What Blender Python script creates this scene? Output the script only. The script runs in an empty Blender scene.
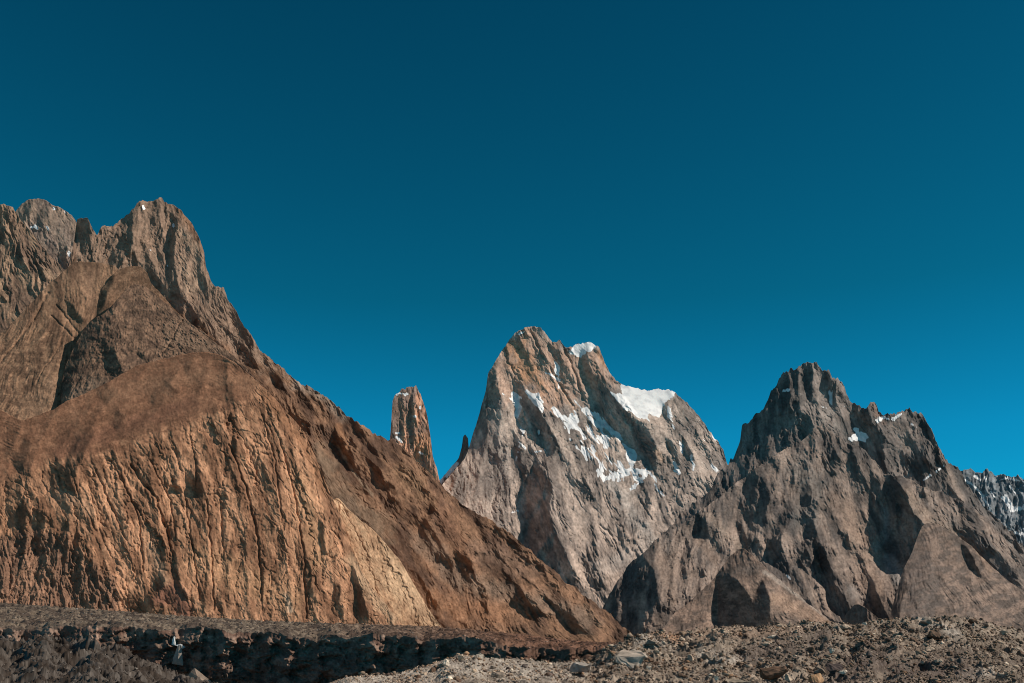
import bpy, math, random
import numpy as np

# ------------------------------------------------------------------ camera, sky, sun, exposure
S = bpy.context.scene
COL = S.collection
F = 995.6
PITCH = math.radians(16.7)
W, H = 1024, 683
cam_d = bpy.data.cameras.new('camera'); cam = bpy.data.objects.new('camera', cam_d); COL.objects.link(cam)
cam_d.sensor_width = 36.0; cam_d.lens = 35.0
cam_d.clip_start = 0.5; cam_d.clip_end = 200000
cam.location = (0, 0, 0); cam.rotation_euler = (math.pi/2 + PITCH, 0, 0)
S.camera = cam

SUN_DIR = np.array([0.73, -0.12, 0.67]); SUN_DIR /= np.linalg.norm(SUN_DIR)
el = math.asin(SUN_DIR[2]); az = math.atan2(SUN_DIR[0], SUN_DIR[1])
wd = bpy.data.worlds.new('World'); S.world = wd; wd.use_nodes = True
nt = wd.node_tree; nt.nodes.clear()
wo = nt.nodes.new('ShaderNodeOutputWorld'); bg = nt.nodes.new('ShaderNodeBackground')
sky = nt.nodes.new('ShaderNodeTexSky'); sky.sky_type = 'NISHITA'; sky.sun_disc = False
sky.sun_elevation = el; sky.sun_rotation = az; sky.altitude = 4000; sky.air_density = 1.0; sky.dust_density = 0.3; sky.ozone_density = 3.0
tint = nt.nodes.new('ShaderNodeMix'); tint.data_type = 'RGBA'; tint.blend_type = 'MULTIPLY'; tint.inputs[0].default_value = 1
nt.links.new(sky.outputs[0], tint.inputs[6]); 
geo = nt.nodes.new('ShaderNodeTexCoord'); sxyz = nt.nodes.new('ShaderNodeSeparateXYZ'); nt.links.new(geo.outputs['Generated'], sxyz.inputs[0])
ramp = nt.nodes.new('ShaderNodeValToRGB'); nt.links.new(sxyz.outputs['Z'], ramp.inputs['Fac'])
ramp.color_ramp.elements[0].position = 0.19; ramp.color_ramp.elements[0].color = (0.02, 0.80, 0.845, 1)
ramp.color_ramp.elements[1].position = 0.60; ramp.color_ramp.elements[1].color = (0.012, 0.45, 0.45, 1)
e2_ = ramp.color_ramp.elements.new(0.69); e2_.color = (0.95, 0.48, 0.27, 1)  # unseen sky above the frame, tinted warm to warm the light in shade
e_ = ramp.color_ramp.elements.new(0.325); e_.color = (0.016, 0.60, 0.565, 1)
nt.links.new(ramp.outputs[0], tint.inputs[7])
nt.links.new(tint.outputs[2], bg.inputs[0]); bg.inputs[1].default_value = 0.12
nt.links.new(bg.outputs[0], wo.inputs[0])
sd = bpy.data.lights.new('sun', 'SUN'); sun = bpy.data.objects.new('sun', sd); COL.objects.link(sun)
sd.energy = 4.0; sd.angle = math.radians(0.53); sd.color = (1.0, 0.90, 0.78)
from mathutils import Vector
sun.rotation_euler = Vector(SUN_DIR).to_track_quat('Z', 'Y').to_euler()
S.render.engine = 'CYCLES'; S.cycles.pixel_filter_type = 'BLACKMAN_HARRIS'; S.cycles.filter_width = 1.0
S.view_settings.view_transform = 'Standard'; S.view_settings.look = 'None'
S.view_settings.exposure = 0.0; S.view_settings.gamma = 1.0; S.view_settings.use_curve_mapping = False

# ------------------------------------------------------------------ noise
def _perm(seed):
    r = np.random.RandomState(seed); p = r.permutation(256); return np.concatenate([p, p]).astype(np.int32)
def perlin(x, y, seed=0):
    P = _perm(seed)
    xi = np.floor(x).astype(np.int64); yi = np.floor(y).astype(np.int64)
    xf = (x - xi).astype(np.float32); yf = (y - yi).astype(np.float32)
    xi &= 255; yi &= 255
    u = xf*xf*xf*(xf*(xf*6-15)+10); v = yf*yf*yf*(yf*(yf*6-15)+10)
    ang = (np.arange(256)*2.399963).astype(np.float32); GX = np.cos(ang); GY = np.sin(ang)
    def g(ix, iy, dx, dy):
        h = P[(P[ix & 255] + iy) & 255]
        return GX[h]*dx + GY[h]*dy
    a = g(xi, yi, xf, yf); b = g(xi+1, yi, xf-1, yf); c = g(xi, yi+1, xf, yf-1); d = g(xi+1, yi+1, xf-1, yf-1)
    return 1.5*((a + u*(b-a)) + v*((c + u*(d-c)) - (a + u*(b-a))))
def fbm(x, y, octv=4, seed=0, gain=0.5):
    s = 0; a = 1; f = 1
    for i in range(octv):
        c, n = math.cos(0.6+0.9*i), math.sin(0.6+0.9*i)
        s = s + a*perlin((x*c-y*n)*f + 17.37*i, (x*n+y*c)*f - 9.13*i, seed+i); a *= gain; f *= 2.03
    return s
def ridged(x, y, octv=4, seed=0, gain=0.5):
    s = 0; a = 1; f = 1
    for i in range(octv):
        c, n = math.cos(0.4+1.1*i), math.sin(0.4+1.1*i)
        s = s + a*(0.5 - np.abs(perlin((x*c-y*n)*f + 7.71*i, (x*n+y*c)*f + 3.13*i, seed+i))*1.6); a *= gain; f *= 2.03
    return s
def worley(x, y, seed=0):
    xi = np.floor(x).astype(np.int64); yi = np.floor(y).astype(np.int64)
    P = _perm(seed); r = np.random.RandomState(seed+99); JX = r.rand(256); JY = r.rand(256); ID = r.rand(256)
    f1 = np.full(x.shape, 9.0); f2 = np.full(x.shape, 9.0); idv = np.zeros(x.shape)
    for dx in (-1, 0, 1):
        for dy in (-1, 0, 1):
            cx = xi+dx; cy = yi+dy
            h = P[(P[cx & 255] + cy) & 255]
            d = np.hypot(cx + JX[h] - x, cy + JY[h] - y)
            m = d < f1
            f2 = np.where(m, f1, np.minimum(f2, d)); idv = np.where(m, ID[h], idv); f1 = np.where(m, d, f1)
    return f1, f2, idv

# ------------------------------------------------------------------ geometry of the view: pixel -> direction
CP, SP = math.cos(PITCH), math.sin(PITCH)
def ray(px, py):
    a = (px - W/2)/F; b = (H/2 - py)/F
    return a, CP - b*SP, SP + b*CP        # x, y, z
def point(px, py, Y):
    dx, dy, dz = ray(px, py)
    t = Y/dy
    return dx*t, Y*np.ones_like(dx), dz*t

def seg_dist(X, Y, pts):
    best = np.full(X.shape, 1e9, np.float32)
    for (x0, y0), (x1, y1) in zip(pts[:-1], pts[1:]):
        dx, dy = x1-x0, y1-y0; L = dx*dx+dy*dy + 1e-9
        t = np.clip(((X-x0)*dx + (Y-y0)*dy)/L, 0, 1)
        best = np.minimum(best, np.hypot(X-(x0+t*dx), Y-(y0+t*dy)))
    return best
def inside(X, Y, pts):
    r = np.zeros(X.shape, bool); n = len(pts)
    for i in range(n):
        x0, y0 = pts[i]; x1, y1 = pts[(i+1) % n]
        if y0 == y1: continue
        c = ((Y >= min(y0, y1)) & (Y < max(y0, y1))) & (X < (x1-x0)*(Y-y0)/(y1-y0) + x0)
        r ^= c
    return r
def sd_poly(X, Y, pts):      # signed distance, positive inside
    d = seg_dist(X, Y, list(pts) + [pts[0]])
    return np.where(inside(X, Y, pts), d, -d)
def smooth(e0, e1, x):
    t = np.clip((x-e0)/(e1-e0), 0, 1); return t*t*(3-2*t)

def poisson(p, q):
    """surface R whose slopes are as near as possible to p (across) and q (down), free edges"""
    h, w = p.shape
    px = np.zeros((h, w)); px[:, 1:] = 0.5*(p[:, 1:] + p[:, :-1])
    qy = np.zeros((h, w)); qy[1:, :] = 0.5*(q[1:, :] + q[:-1, :])
    div = np.zeros((h, w))
    div -= px; div[:, :-1] += px[:, 1:]
    div -= qy; div[:-1, :] += qy[1:, :]
    big = np.zeros((2*h, 2*w))
    big[:h, :w] = div; big[h:, :w] = div[::-1]; big[:h, w:] = div[:, ::-1]; big[h:, w:] = div[::-1, ::-1]
    Ff = np.fft.rfft2(big)
    ky = np.fft.fftfreq(2*h)[:, None]; kx = np.fft.rfftfreq(2*w)[None, :]
    lam = (2*np.cos(2*np.pi*ky)-2) + (2*np.cos(2*np.pi*kx)-2); lam[0, 0] = 1
    Ff = Ff/lam; Ff[0, 0] = 0
    return np.fft.irfft2(Ff, s=(2*h, 2*w))[:h, :w]
def bilin(A, x0, y0, X, Y):
    h, w = A.shape
    fx = np.clip(X-x0, 0, w-1.001); fy = np.clip(Y-y0, 0, h-1.001)
    ix = fx.astype(int); iy = fy.astype(int); fx = fx-ix; fy = fy-iy
    return (A[iy, ix]*(1-fx)+A[iy, ix+1]*fx)*(1-fy) + (A[iy+1, ix]*(1-fx)+A[iy+1, ix+1]*fx)*fy

# ------------------------------------------------------------------ materials
def rock_material(name, grain=0.05, detail=0.35, rough=0.9, bump=0.4):
    m = bpy.data.materials.new(name); m.use_nodes = True; n = m.node_tree; b = n.nodes['Principled BSDF']
    b.inputs['Roughness'].default_value = rough; b.inputs['Specular IOR Level'].default_value = 0.2
    at = n.nodes.new('ShaderNodeAttribute'); at.attribute_name = 'rock'
    tc = n.nodes.new('ShaderNodeTexCoord')
    nz = n.nodes.new('ShaderNodeTexNoise'); nz.inputs['Scale'].default_value = grain; nz.inputs['Detail'].default_value = 5; nz.inputs['Roughness'].default_value = 0.7
    n.links.new(tc.outputs['Object'], nz.inputs['Vector'])
    mr = n.nodes.new('ShaderNodeMapRange'); mr.inputs['From Min'].default_value = 0.3; mr.inputs['From Max'].default_value = 0.7
    mr.inputs['To Min'].default_value = 1-detail; mr.inputs['To Max'].default_value = 1+detail
    n.links.new(nz.outputs['Fac'], mr.inputs['Value'])
    mx = n.nodes.new('ShaderNodeMix'); mx.data_type = 'RGBA'; mx.blend_type = 'MULTIPLY'; mx.inputs[0].default_value = 1
    n.links.new(at.outputs['Color'], mx.inputs[6]); n.links.new(mr.outputs['Result'], mx.inputs[7])
    n.links.new(mx.outputs[2], b.inputs['Base Color'])
    bp = n.nodes.new('ShaderNodeBump'); bp.inputs['Strength'].default_value = bump; bp.inputs['Distance'].default_value = 0.4/grain*0.35
    n.links.new(nz.outputs['Fac'], bp.inputs['Height']); n.links.new(bp.outputs['Normal'], b.inputs['Normal'])
    return m
def snow_material():
    m = bpy.data.materials.new('snow'); m.use_nodes = True; n = m.node_tree; b = n.nodes['Principled BSDF']
    nz = n.nodes.new('ShaderNodeTexNoise'); nz.inputs['Scale'].default_value = 0.02; nz.inputs['Detail'].default_value = 5
    tc = n.nodes.new('ShaderNodeTexCoord'); n.links.new(tc.outputs['Object'], nz.inputs['Vector'])
    cr = n.nodes.new('ShaderNodeValToRGB'); cr.color_ramp.elements[0].color = (0.62, 0.62, 0.64, 1); cr.color_ramp.elements[1].color = (0.9, 0.88, 0.87, 1)
    cr.color_ramp.elements[0].position = 0.3; cr.color_ramp.elements[1].position = 0.55
    n.links.new(nz.outputs['Fac'], cr.inputs['Fac']); n.links.new(cr.outputs['Color'], b.inputs['Base Color'])
    b.inputs['Roughness'].default_value = 0.6
    return m
MAT_FAR = rock_material('far_rock', 0.03, 0.12, 0.9, 0.25)
MAT_NEAR = rock_material('brown_rock', 0.08, 0.16, 0.9, 0.3)
MAT_ICE = rock_material('dirty_ice', 0.8, 0.25, 0.75, 0.4)
MAT_RUB = rock_material('rubble', 2.0, 0.3, 0.9, 0.5)
MAT_SNOW = snow_material()

# ------------------------------------------------------------------ mesh helpers
def mesh_from(name, V, Q, color, mat, parent=None, smooth_shade=False):
    me = bpy.data.meshes.new(name)
    V = np.ascontiguousarray(V, np.float32); Q = np.ascontiguousarray(Q, np.int32)
    k = Q.shape[1]
    me.vertices.add(len(V)); me.vertices.foreach_set('co', V.ravel())
    me.loops.add(Q.size); me.loops.foreach_set('vertex_index', Q.ravel())
    me.polygons.add(len(Q)); me.polygons.foreach_set('loop_start', np.arange(0, Q.size, k, dtype=np.int32))
    me.update(calc_edges=True)
    if smooth_shade: me.polygons.foreach_set('use_smooth', np.ones(len(Q), bool))
    if color is not None:
        ca = me.color_attributes.new('rock', 'FLOAT_COLOR', 'POINT')
        c4 = np.ones((len(V), 4), np.float32); c4[:, :3] = np.clip(color, 0, 1); ca.data.foreach_set('color', c4.ravel())
    me.materials.append(mat)
    o = bpy.data.objects.new(name, me); COL.objects.link(o)
    if parent is not None: o.parent = parent
    return o
def compact(V, Q, color):
    used = np.unique(Q); mp = np.zeros(len(V), np.int64); mp[used] = np.arange(len(used))
    return V[used], mp[Q], (None if color is None else color[used])
def empty(name, label, loc=(0, 0, 0)):
    o = bpy.data.objects.new(name, None); COL.objects.link(o); o.location = loc
    o['label'] = label; o['kind'] = 'structure'
    return o
def srgb(r, g, b):
    f = lambda c: ((c/255+0.055)/1.055)**2.4 if c > 10 else c/255/12.92
    return np.array([f(r), f(g), f(b)])

# ------------------------------------------------------------------ one face of a mountain
STEP = 0.58
DEBUG = []
GROUND = -45.0
def sheet(name, parent, top, hid, ref, base, regions=(), flow=((0, 0, 0),), flow_amp=0.16, lam=26.0, aspect=3.2,
          rough_amp=0.10, block=0.0, cuts=(), paints=(), snows=(), albedo=(0.3, 0.25, 0.2), albedo2=None, jag=1.0,
          mat=None, seed=1, x0=None, x1=None, back=1.1, warp=3.0, strata=0.0, amp_mod=(), spur=0.0, spur_lam=48.0, ribs=(), rib=0.75, teeth=0.0, dust=(), mottle=(), patchy=1.0, slab=0.0):
    mat = mat or MAT_FAR
    top = sorted(top); tx = np.array([t[0] for t in top], float); ty = np.array([t[1] for t in top], float)
    x0 = tx[0] if x0 is None else x0; x1 = tx[-1] if x1 is None else x1
    cols = np.arange(x0, x1, STEP)
    if cols[0] < -12:  cols = np.concatenate([np.arange(x0, -12, 3.0), np.arange(-12, x1, STEP)])
    if cols[-1] > 1036: cols = np.concatenate([cols[cols <= 1036], np.arange(1036, x1, 3.0)])
    tp = np.interp(cols, tx, ty)
    tp = tp + jag*(2.2*perlin(cols/11, cols*0+seed, seed) + 1.3*perlin(cols/4.3, cols*0+seed+.5, seed+1) + 0.9*perlin(cols/1.9, cols*0+seed+.3, seed+2))
    tp = tp + teeth*(np.abs(perlin(cols/9+.3, cols*0+.37, seed+150))*7 + np.abs(perlin(cols/4+.3, cols*0+.71, seed+151))*4 - 2.6)
    hx = np.array([t[0] for t in hid], float); hy = np.array([t[1] for t in hid], float)
    hp = np.maximum(np.interp(cols, hx, hy), tp+2)
    n1 = int(np.max(hp-tp)/STEP)+2; n2 = 10
    v = np.linspace(0, 1, n1)[:, None]
    PY = tp[None, :]*(1-v) + hp[None, :]*v
    v2 = np.linspace(0, 1, n2+1)[1:, None]
    bot = np.maximum(664, hp+3)
    PY = np.concatenate([PY, hp[None, :]*(1-v2) + bot[None, :]*v2], 0)
    PX = np.broadcast_to(cols[None, :], PY.shape).copy()
    # large form
    bx0, bx1 = int(cols[0])-3, int(cols[-1])+4; by0, by1 = int(PY.min())-6, int(PY.max())+6
    GX, GY = np.meshgrid(np.arange(bx0, bx1), np.arange(by0, by1)); GX = GX.astype(np.float32); GY = GY.astype(np.float32)
    wx = GX + warp*fbm(GX/22, GY/22, 4, seed+20); wy = GY + warp*fbm(GX/22, GY/22, 4, seed+30)
    p = np.full(GX.shape, float(base[0])); q = np.full(GX.shape, float(base[1]))
    for rg in regions:
        pts, pp, qq = rg[0], rg[1], rg[2]; soft = rg[3] if len(rg) > 3 else 1.2
        m = smooth(-soft, soft, sd_poly(wx, wy, pts))
        p = p*(1-m) + pp*m; q = q*(1-m) + qq*m
    for rb in ribs:
        pts = rb; k_, w_r = rib, 7.0
        d = seg_dist(wx, wy, pts)
        best = np.full(GX.shape, 1e9); sg = np.zeros(GX.shape)
        for (xa, ya), (xb, yb) in zip(pts[:-1], pts[1:]):
            dx, dy = xb-xa, yb-ya; L = dx*dx+dy*dy+1e-9
            tt = np.clip(((wx-xa)*dx + (wy-ya)*dy)/L, 0, 1); dd = np.hypot(wx-(xa+tt*dx), wy-(ya+tt*dy))
            cr = (wx-xa)*dy - (wy-ya)*dx            # positive on the right-hand side going down
            m_ = dd < best; best = np.where(m_, dd, best); sg = np.where(m_, np.sign(cr), sg)
        e = np.exp(-(best/w_r)**1.5)
        endf = smooth(0, 8, np.minimum(np.hypot(wx-pts[0][0], wy-pts[0][1])+3, np.hypot(wx-pts[-1][0], wy-pts[-1][1])+1))
        p = p + endf*e*np.where(sg < 0, k_*1.15, -k_*0.75)
    R0 = poisson(p, q)
    rx, ry, rY = ref
    R0 -= bilin(R0, bx0, by0, np.array([float(rx)]), np.array([float(ry)]))[0]
    R = bilin(R0, bx0, by0, PX, PY)
    # fall-line detail
    wgt = 0; ang = 0
    for fx, fy, fa in flow:
        k = 1/((PX-fx)**2 + (PY-fy)**2 + 400); wgt = wgt + k; ang = ang + k*fa
    ang = ang/wgt
    AN = list(range(-60, 81, 20)); det = 0
    am = np.ones(PX.shape)
    am = am*(1 - 0.55*patchy + 1.0*patchy*smooth(-0.5, 0.5, fbm(PX/34, PY/34, 3, seed+140)))
    for pts, val, soft in amp_mod:
        m = smooth(-soft, soft, sd_poly(PX, PY, pts)); am = am*(1-m) + val*m
    for a in AN:
        w_ = np.clip(1 - np.abs(ang-a)/20, 0, 1)
        if w_.max() <= 0: continue
        idx = w_ > 0
        c, s = math.cos(math.radians(a)), math.sin(math.radians(a))
        X_ = PX[idx]; Y_ = PY[idx]
        wob = 0.35*lam*perlin(X_/lam/1.7, Y_/lam/1.7, seed+3)
        u = (X_*c - Y_*s + wob)/lam; t = (X_*s + Y_*c)/(lam*aspect)
        d = np.zeros(PX.shape); acc = 0; A = 1.0; f = 1.0
        for o in range(6):
            rr = perlin(u*f + 3.3*o + a, t*f + 1.7*o, seed+40+o)
            acc = acc + A*((0.45 - np.abs(rr)*1.5) if o < 3 else rr)
            A *= 0.60; f *= 2.05
            if lam/f < 0.9: break
        d[idx] = acc*np.sqrt(w_[idx]); det = det + d
        if spur:
            X4 = X_ + 4*fbm(X_/26, Y_/26, 3, seed+7); Y4 = Y_ + 7*fbm(X_/26, Y_/26, 3, seed+8)
            u4 = (X4*c - Y4*s)/spur_lam; t4 = (X4*s + Y4*c)/(spur_lam*3.6)
            rr = perlin(u4, t4, seed+9); rr2 = perlin(u4*2.1+5, t4*2.1, seed+10)
            R[idx] += spur*spur_lam*w_[idx]*((0.4-np.abs(rr)*1.5) + 0.5*(0.4-np.abs(rr2)*1.5))*am[idx]
    mot = np.zeros(PX.shape)
    for pts in mottle: mot = np.maximum(mot, smooth(-9, 9, sd_poly(PX, PY, pts) + 5*fbm(PX/16, PY/16, 3, seed+160)))
    amr = am*(1-mot) + (0.9 + 0.6*fbm(PX/30, PY/30, 2, seed+161))*mot
    R = R + flow_amp*lam*det*am
    # isotropic roughness, blocks
    R = R + 0.85*rough_amp*amr*(5.5*ridged(PX/17, PY/17, 4, seed+60, 0.60) + 3.0*ridged(PX/5.5, PY/6.5, 3, seed+64, 0.7) + 1.6*fbm(PX/1.7, PY/1.9, 1, seed+66))
    if slab:
        for a in AN:
            w_ = np.clip(1 - np.abs(ang-a)/20, 0, 1)
            if w_.max() <= 0: continue
            idx = w_ > 0; c, s = math.cos(math.radians(a)), math.sin(math.radians(a))
            X_ = PX[idx] + 5*fbm(PX[idx]/50, PY[idx]/60, 3, seed+170, 0.6); Y_ = PY[idx]
            acc = 0
            for sc, asp, k_ in ((27.0, 5.0, 0), (11.0, 4.5, 1), (4.6, 3.8, 2)):
                f1, f2, idv = worley((X_*c - Y_*s)/sc + 0.15*perlin(X_/5, Y_/4, seed+171), (X_*s + Y_*c)/(sc*asp) + 0.12*perlin(X_/7, Y_/7, seed+172), seed+173+k_)
                gate = smooth(-0.3, 0.2, perlin(X_/23+sc, Y_/31, seed+174))
                tilt = (idv-0.5)
                acc = acc + sc*(0.17*tilt - (0.13 if sc < 20 else 0.08)*gate*np.exp(-((f2-f1)/(0.5/sc + 0.05))**2) - 0.10*f1*np.sign(tilt))
            R[idx] += slab*acc*w_[idx]*(1-0.8*mot[idx])*np.clip(am[idx]*2, 0, 1)**2
    if block:
        for a in AN:
            w_ = np.clip(1 - np.abs(ang-a)/20, 0, 1)
            if w_.max() <= 0: continue
            idx = w_ > 0; c, s = math.cos(math.radians(a)), math.sin(math.radians(a))
            X_ = PX[idx]; Y_ = PY[idx]
            X2 = X_ + 3.5*perlin(X_/13, Y_/19, seed+70); Y2 = Y_ + 4*perlin(X_/9, Y_/9, seed+71)
            acc = 0
            for sc, wt, asp in ((22.0, 1.0, 3.6), (9.0, 0.6, 3.0), (4.5, 0.3, 2.6)):
                U = (X2*c - Y2*s)/sc; T = (X2*s + Y2*c)/(sc*asp)
                n_ = perlin(U, T, seed+72)
                gate = smooth(-0.25, 0.35, perlin(X_/17+sc, Y_/23, seed+73))
                acc = acc - wt*sc*0.15*gate*np.exp(-(n_/(0.045 + 0.10/sc*3))**2)
                acc = acc + wt*sc*0.10*np.floor((n_+1)*3.0 + 0.6*perlin(U*2.1, T*2.3, seed+75))/1.5
                k_ = perlin(U*1.3+9, T*3.6, seed+74)
                acc = acc - wt*sc*0.05*smooth(-0.1, 0.4, perlin(X_/11, Y_/11+sc, seed+76))*np.exp(-(k_/0.09)**2)
            R[idx] += block*am[idx]*acc*w_[idx]
    if strata:
        k9 = np.hanning(61); k9 /= k9.sum(); tsm = np.convolve(np.pad(tp, 30, 'edge'), k9, 'valid')
        tt = PY - 0.9*tsm[None, :] + 5*fbm(PX/30, PY/30, 3, seed+80)
        R = R + strata*(mot if len(mottle) else 1.0)*smooth(-.5, .4, fbm(PX/25, PY/25, 3, seed+83))*(1.3*np.abs(perlin(tt/5.0, PX/50, seed+81)) + 0.8*perlin(tt/2.2, PX/30, seed+82))
    for pts, wdt, dep in cuts:
        d = seg_dist(PX + 1.5*perlin(PX/7, PY/7, seed+90), PY, pts)
        R = R - dep*np.exp(-(d/wdt)**2)
    # snow
    sm = np.zeros(PX.shape)
    if snows:
        ca_, sa_ = math.cos(math.radians(38)), math.sin(math.radians(38))
        us, ts = PX*ca_ - PY*sa_, PX*sa_ + PY*ca_
        nzs = 1.5*fbm(PX/7, PY/9, 4, seed+95) + 1.7*perlin(us/2.6, ts/11, seed+96) + 1.0*perlin(us/1.4, ts/6, seed+97)
        sm = np.full(PX.shape, -99.0)
        for pts, wdt in snows:
            if wdt == 0: sm = np.maximum(sm, sd_poly(PX, PY, pts)+0.4 + 0.8*nzs)
            else: sm = np.maximum(sm, wdt - seg_dist(PX, PY, pts) + (0.35 + 0.30*wdt)*nzs)
    for pts, thr in dust:
        dm_ = smooth(-6, 6, sd_poly(PX, PY, pts) + 3*fbm(PX/12, PY/12, 2, seed+98))
        sm = np.maximum(sm if snows else np.full(PX.shape, -99.0), (thr - det - 0.9*fbm(PX/16, PY/16, 2, seed+99))*2 - 8*(1-dm_))
    Yd = rY*np.exp(-R/F)
    if DEBUG:
        for qx, qy in DEBUG:
            ci = int(np.argmin(np.abs(cols-qx))); ri = int(np.argmin(np.abs(PY[:, ci]-qy)))
            if abs(PY[ri, ci]-qy) < 3 and cols[0]-2 < qx < cols[-1]+2: print('DBG', name, (qx, qy), round(float(Yd[ri, ci])))
    Yd[n1:] = Yd[n1-1][None, :]
    X3, Y3, Z3 = point(PX, PY, Yd)
    # rock colours, with shadow specks painted in
    a1 = np.array(albedo, float); a2 = np.array(albedo2 if albedo2 is not None else a1*0.7, float)
    u = PX*math.cos(math.radians(float(np.mean(ang)))) - PY*math.sin(math.radians(float(np.mean(ang))))
    t = PX*math.sin(math.radians(float(np.mean(ang)))) + PY*math.cos(math.radians(float(np.mean(ang))))
    AC, BC, wc = 0, 0, 0
    for a in AN:
        w_ = np.clip(1 - np.abs(ang-a)/20, 0, 1)
        if w_.max() <= 0: continue
        c, s = math.cos(math.radians(a)), math.sin(math.radians(a))
        U = PX*c - PY*s + 2*fbm(PX/15, PY/15, 2, seed+105); T = PX*s + PY*c
        AC = AC + w_*(perlin(U/13, T/60, seed+100) + 0.6*perlin(U/6.1+4, T/40, seed+101) + 0.45*perlin(U/2.9+8, T/22, seed+102))
    AC = AC*(1-0.92*mot) + mot*1.1*fbm(PX/13 + PY/60, PY/7, 5, seed+104, 0.68)
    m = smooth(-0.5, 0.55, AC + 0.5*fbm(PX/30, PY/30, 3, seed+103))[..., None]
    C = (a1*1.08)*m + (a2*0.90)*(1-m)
    C = C*np.exp(0.10*det*(1-mot))[..., None]  # darker in the hollows of the relief, paler on its ribs
    pw = 2.5*fbm(PX/12, PY/12, 4, seed+110)
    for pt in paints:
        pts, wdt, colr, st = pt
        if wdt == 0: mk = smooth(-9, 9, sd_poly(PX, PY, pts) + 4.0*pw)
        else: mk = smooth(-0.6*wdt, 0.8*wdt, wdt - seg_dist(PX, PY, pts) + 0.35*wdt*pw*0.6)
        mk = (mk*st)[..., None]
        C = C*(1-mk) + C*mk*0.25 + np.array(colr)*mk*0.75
    C = C*np.where(fbm(PX/1.9, PY/1.7, 1, seed+122) > 0.52, 0.66, 1.0)[..., None]  # dark specks painted in for small boulders and their shadows
    C = C*(1 + 0.24*fbm(PX/2.3, PY/2.8, 3, seed+120, 0.85) + 0.24*fbm(PX/9, PY/8, 3, seed+124, 0.6) + 0.12*fbm(PX/60, PY/60, 2, seed+121))[..., None]
    # reverse side, falling to the valley floor
    nb = 14
    tb = (np.linspace(0, 1, nb+1)[1:])[:, None]
    hgt = (Z3[0]-GROUND)[None, :]
    run = hgt*back*tb
    zb = Z3[0][None, :] - hgt*(tb**1.15) + 0.06*hgt*perlin(PX[0][None, :]/15 + 0*tb, tb*6 + 0*PX[0][None, :], seed+130)*tb*(1-tb)*4
    YB = Y3[0][None, :] + run; XB = X3[0][None, :]*(YB/Y3[0][None, :])
    XX = np.concatenate([XB[::-1], X3], 0); YY = np.concatenate([YB[::-1], Y3], 0); ZZ = np.concatenate([zb[::-1], Z3], 0)
    CC = np.concatenate([np.repeat(C[:1], nb, 0), C], 0); SM = np.concatenate([np.repeat(sm[:1], nb, 0)*0 - 1, sm], 0)
    r, c_ = XX.shape
    V = np.stack([XX, YY, ZZ], -1).reshape(-1, 3); idg = np.arange(r*c_).reshape(r, c_)
    Q = np.stack([idg[:-1, :-1], idg[1:, :-1], idg[1:, 1:], idg[:-1, 1:]], -1).reshape(-1, 4)
    smf = (SM[:-1, :-1] + SM[1:, :-1] + SM[1:, 1:] + SM[:-1, 1:]).reshape(-1)/4
    CCf = CC.reshape(-1, 3)
    if snows and (smf > 0).any():
        v_, q_, _ = compact(V, Q[smf > 0], None)
        sn = mesh_from('snow_patch', v_, q_, None, MAT_SNOW, parent, True)
        v_, q_, c3 = compact(V, Q[smf <= 0], CCf)
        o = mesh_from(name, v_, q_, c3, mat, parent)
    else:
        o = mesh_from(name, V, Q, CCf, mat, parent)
    return o

# ================================================================== THE MOUNTAINS
DK = (1.35, 0.25)          # a side turned away from the sun, steep
MD = (0.62, 0.35)
BROWN = (0.25, 0.138, 0.084); BROWN2 = (0.125, 0.070, 0.047)
ORANGE = (0.51, 0.268, 0.155); ORANGE2 = (0.26, 0.13, 0.075)
GREYB = (0.30, 0.225, 0.18); GREYB2 = (0.20, 0.15, 0.125)

# ---- the far snowy ridge on the right
m5 = empty('mountain', 'distant dark blue ridge streaked with snow behind the right-hand peak')
sheet('rock_ridge', m5, [(930, 500), (950, 482), (961, 473), (970, 468), (976, 471), (982, 473), (987, 470), (991, 472), (999, 476), (1005, 474), (1012, 476), (1024, 479), (1060, 470), (1110, 490), (1180, 520)],
      [(930, 560), (1200, 600)], (1000, 520, 11500), (0.12, 0.60), flow=((960, 500, -10), (1020, 500, 10)), flow_amp=0.30, lam=15, aspect=2.6, rough_amp=0.12,
      albedo=(0.26, 0.275, 0.29), albedo2=(0.19, 0.205, 0.22), seed=900, jag=1.3,  # bluish, paler albedo: distant haze painted into the rock colour
      snows=(([(966, 480), (975, 486), (985, 500), (990, 508)], 1.0), ([(1005, 498), (1012, 511), (1024, 507), (1040, 508)], 2.3), ([(1000, 480), (1008, 478), (1024, 482), (1050, 478)], 0.9),
             ([(985, 478), (990, 490), (994, 497)], 0.7), ([(1015, 533), (1024, 535), (1040, 530)], 1.5), ([(974, 476), (980, 480)], 1.0), ([(1010, 486), (1016, 494)], 0.8)))

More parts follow.
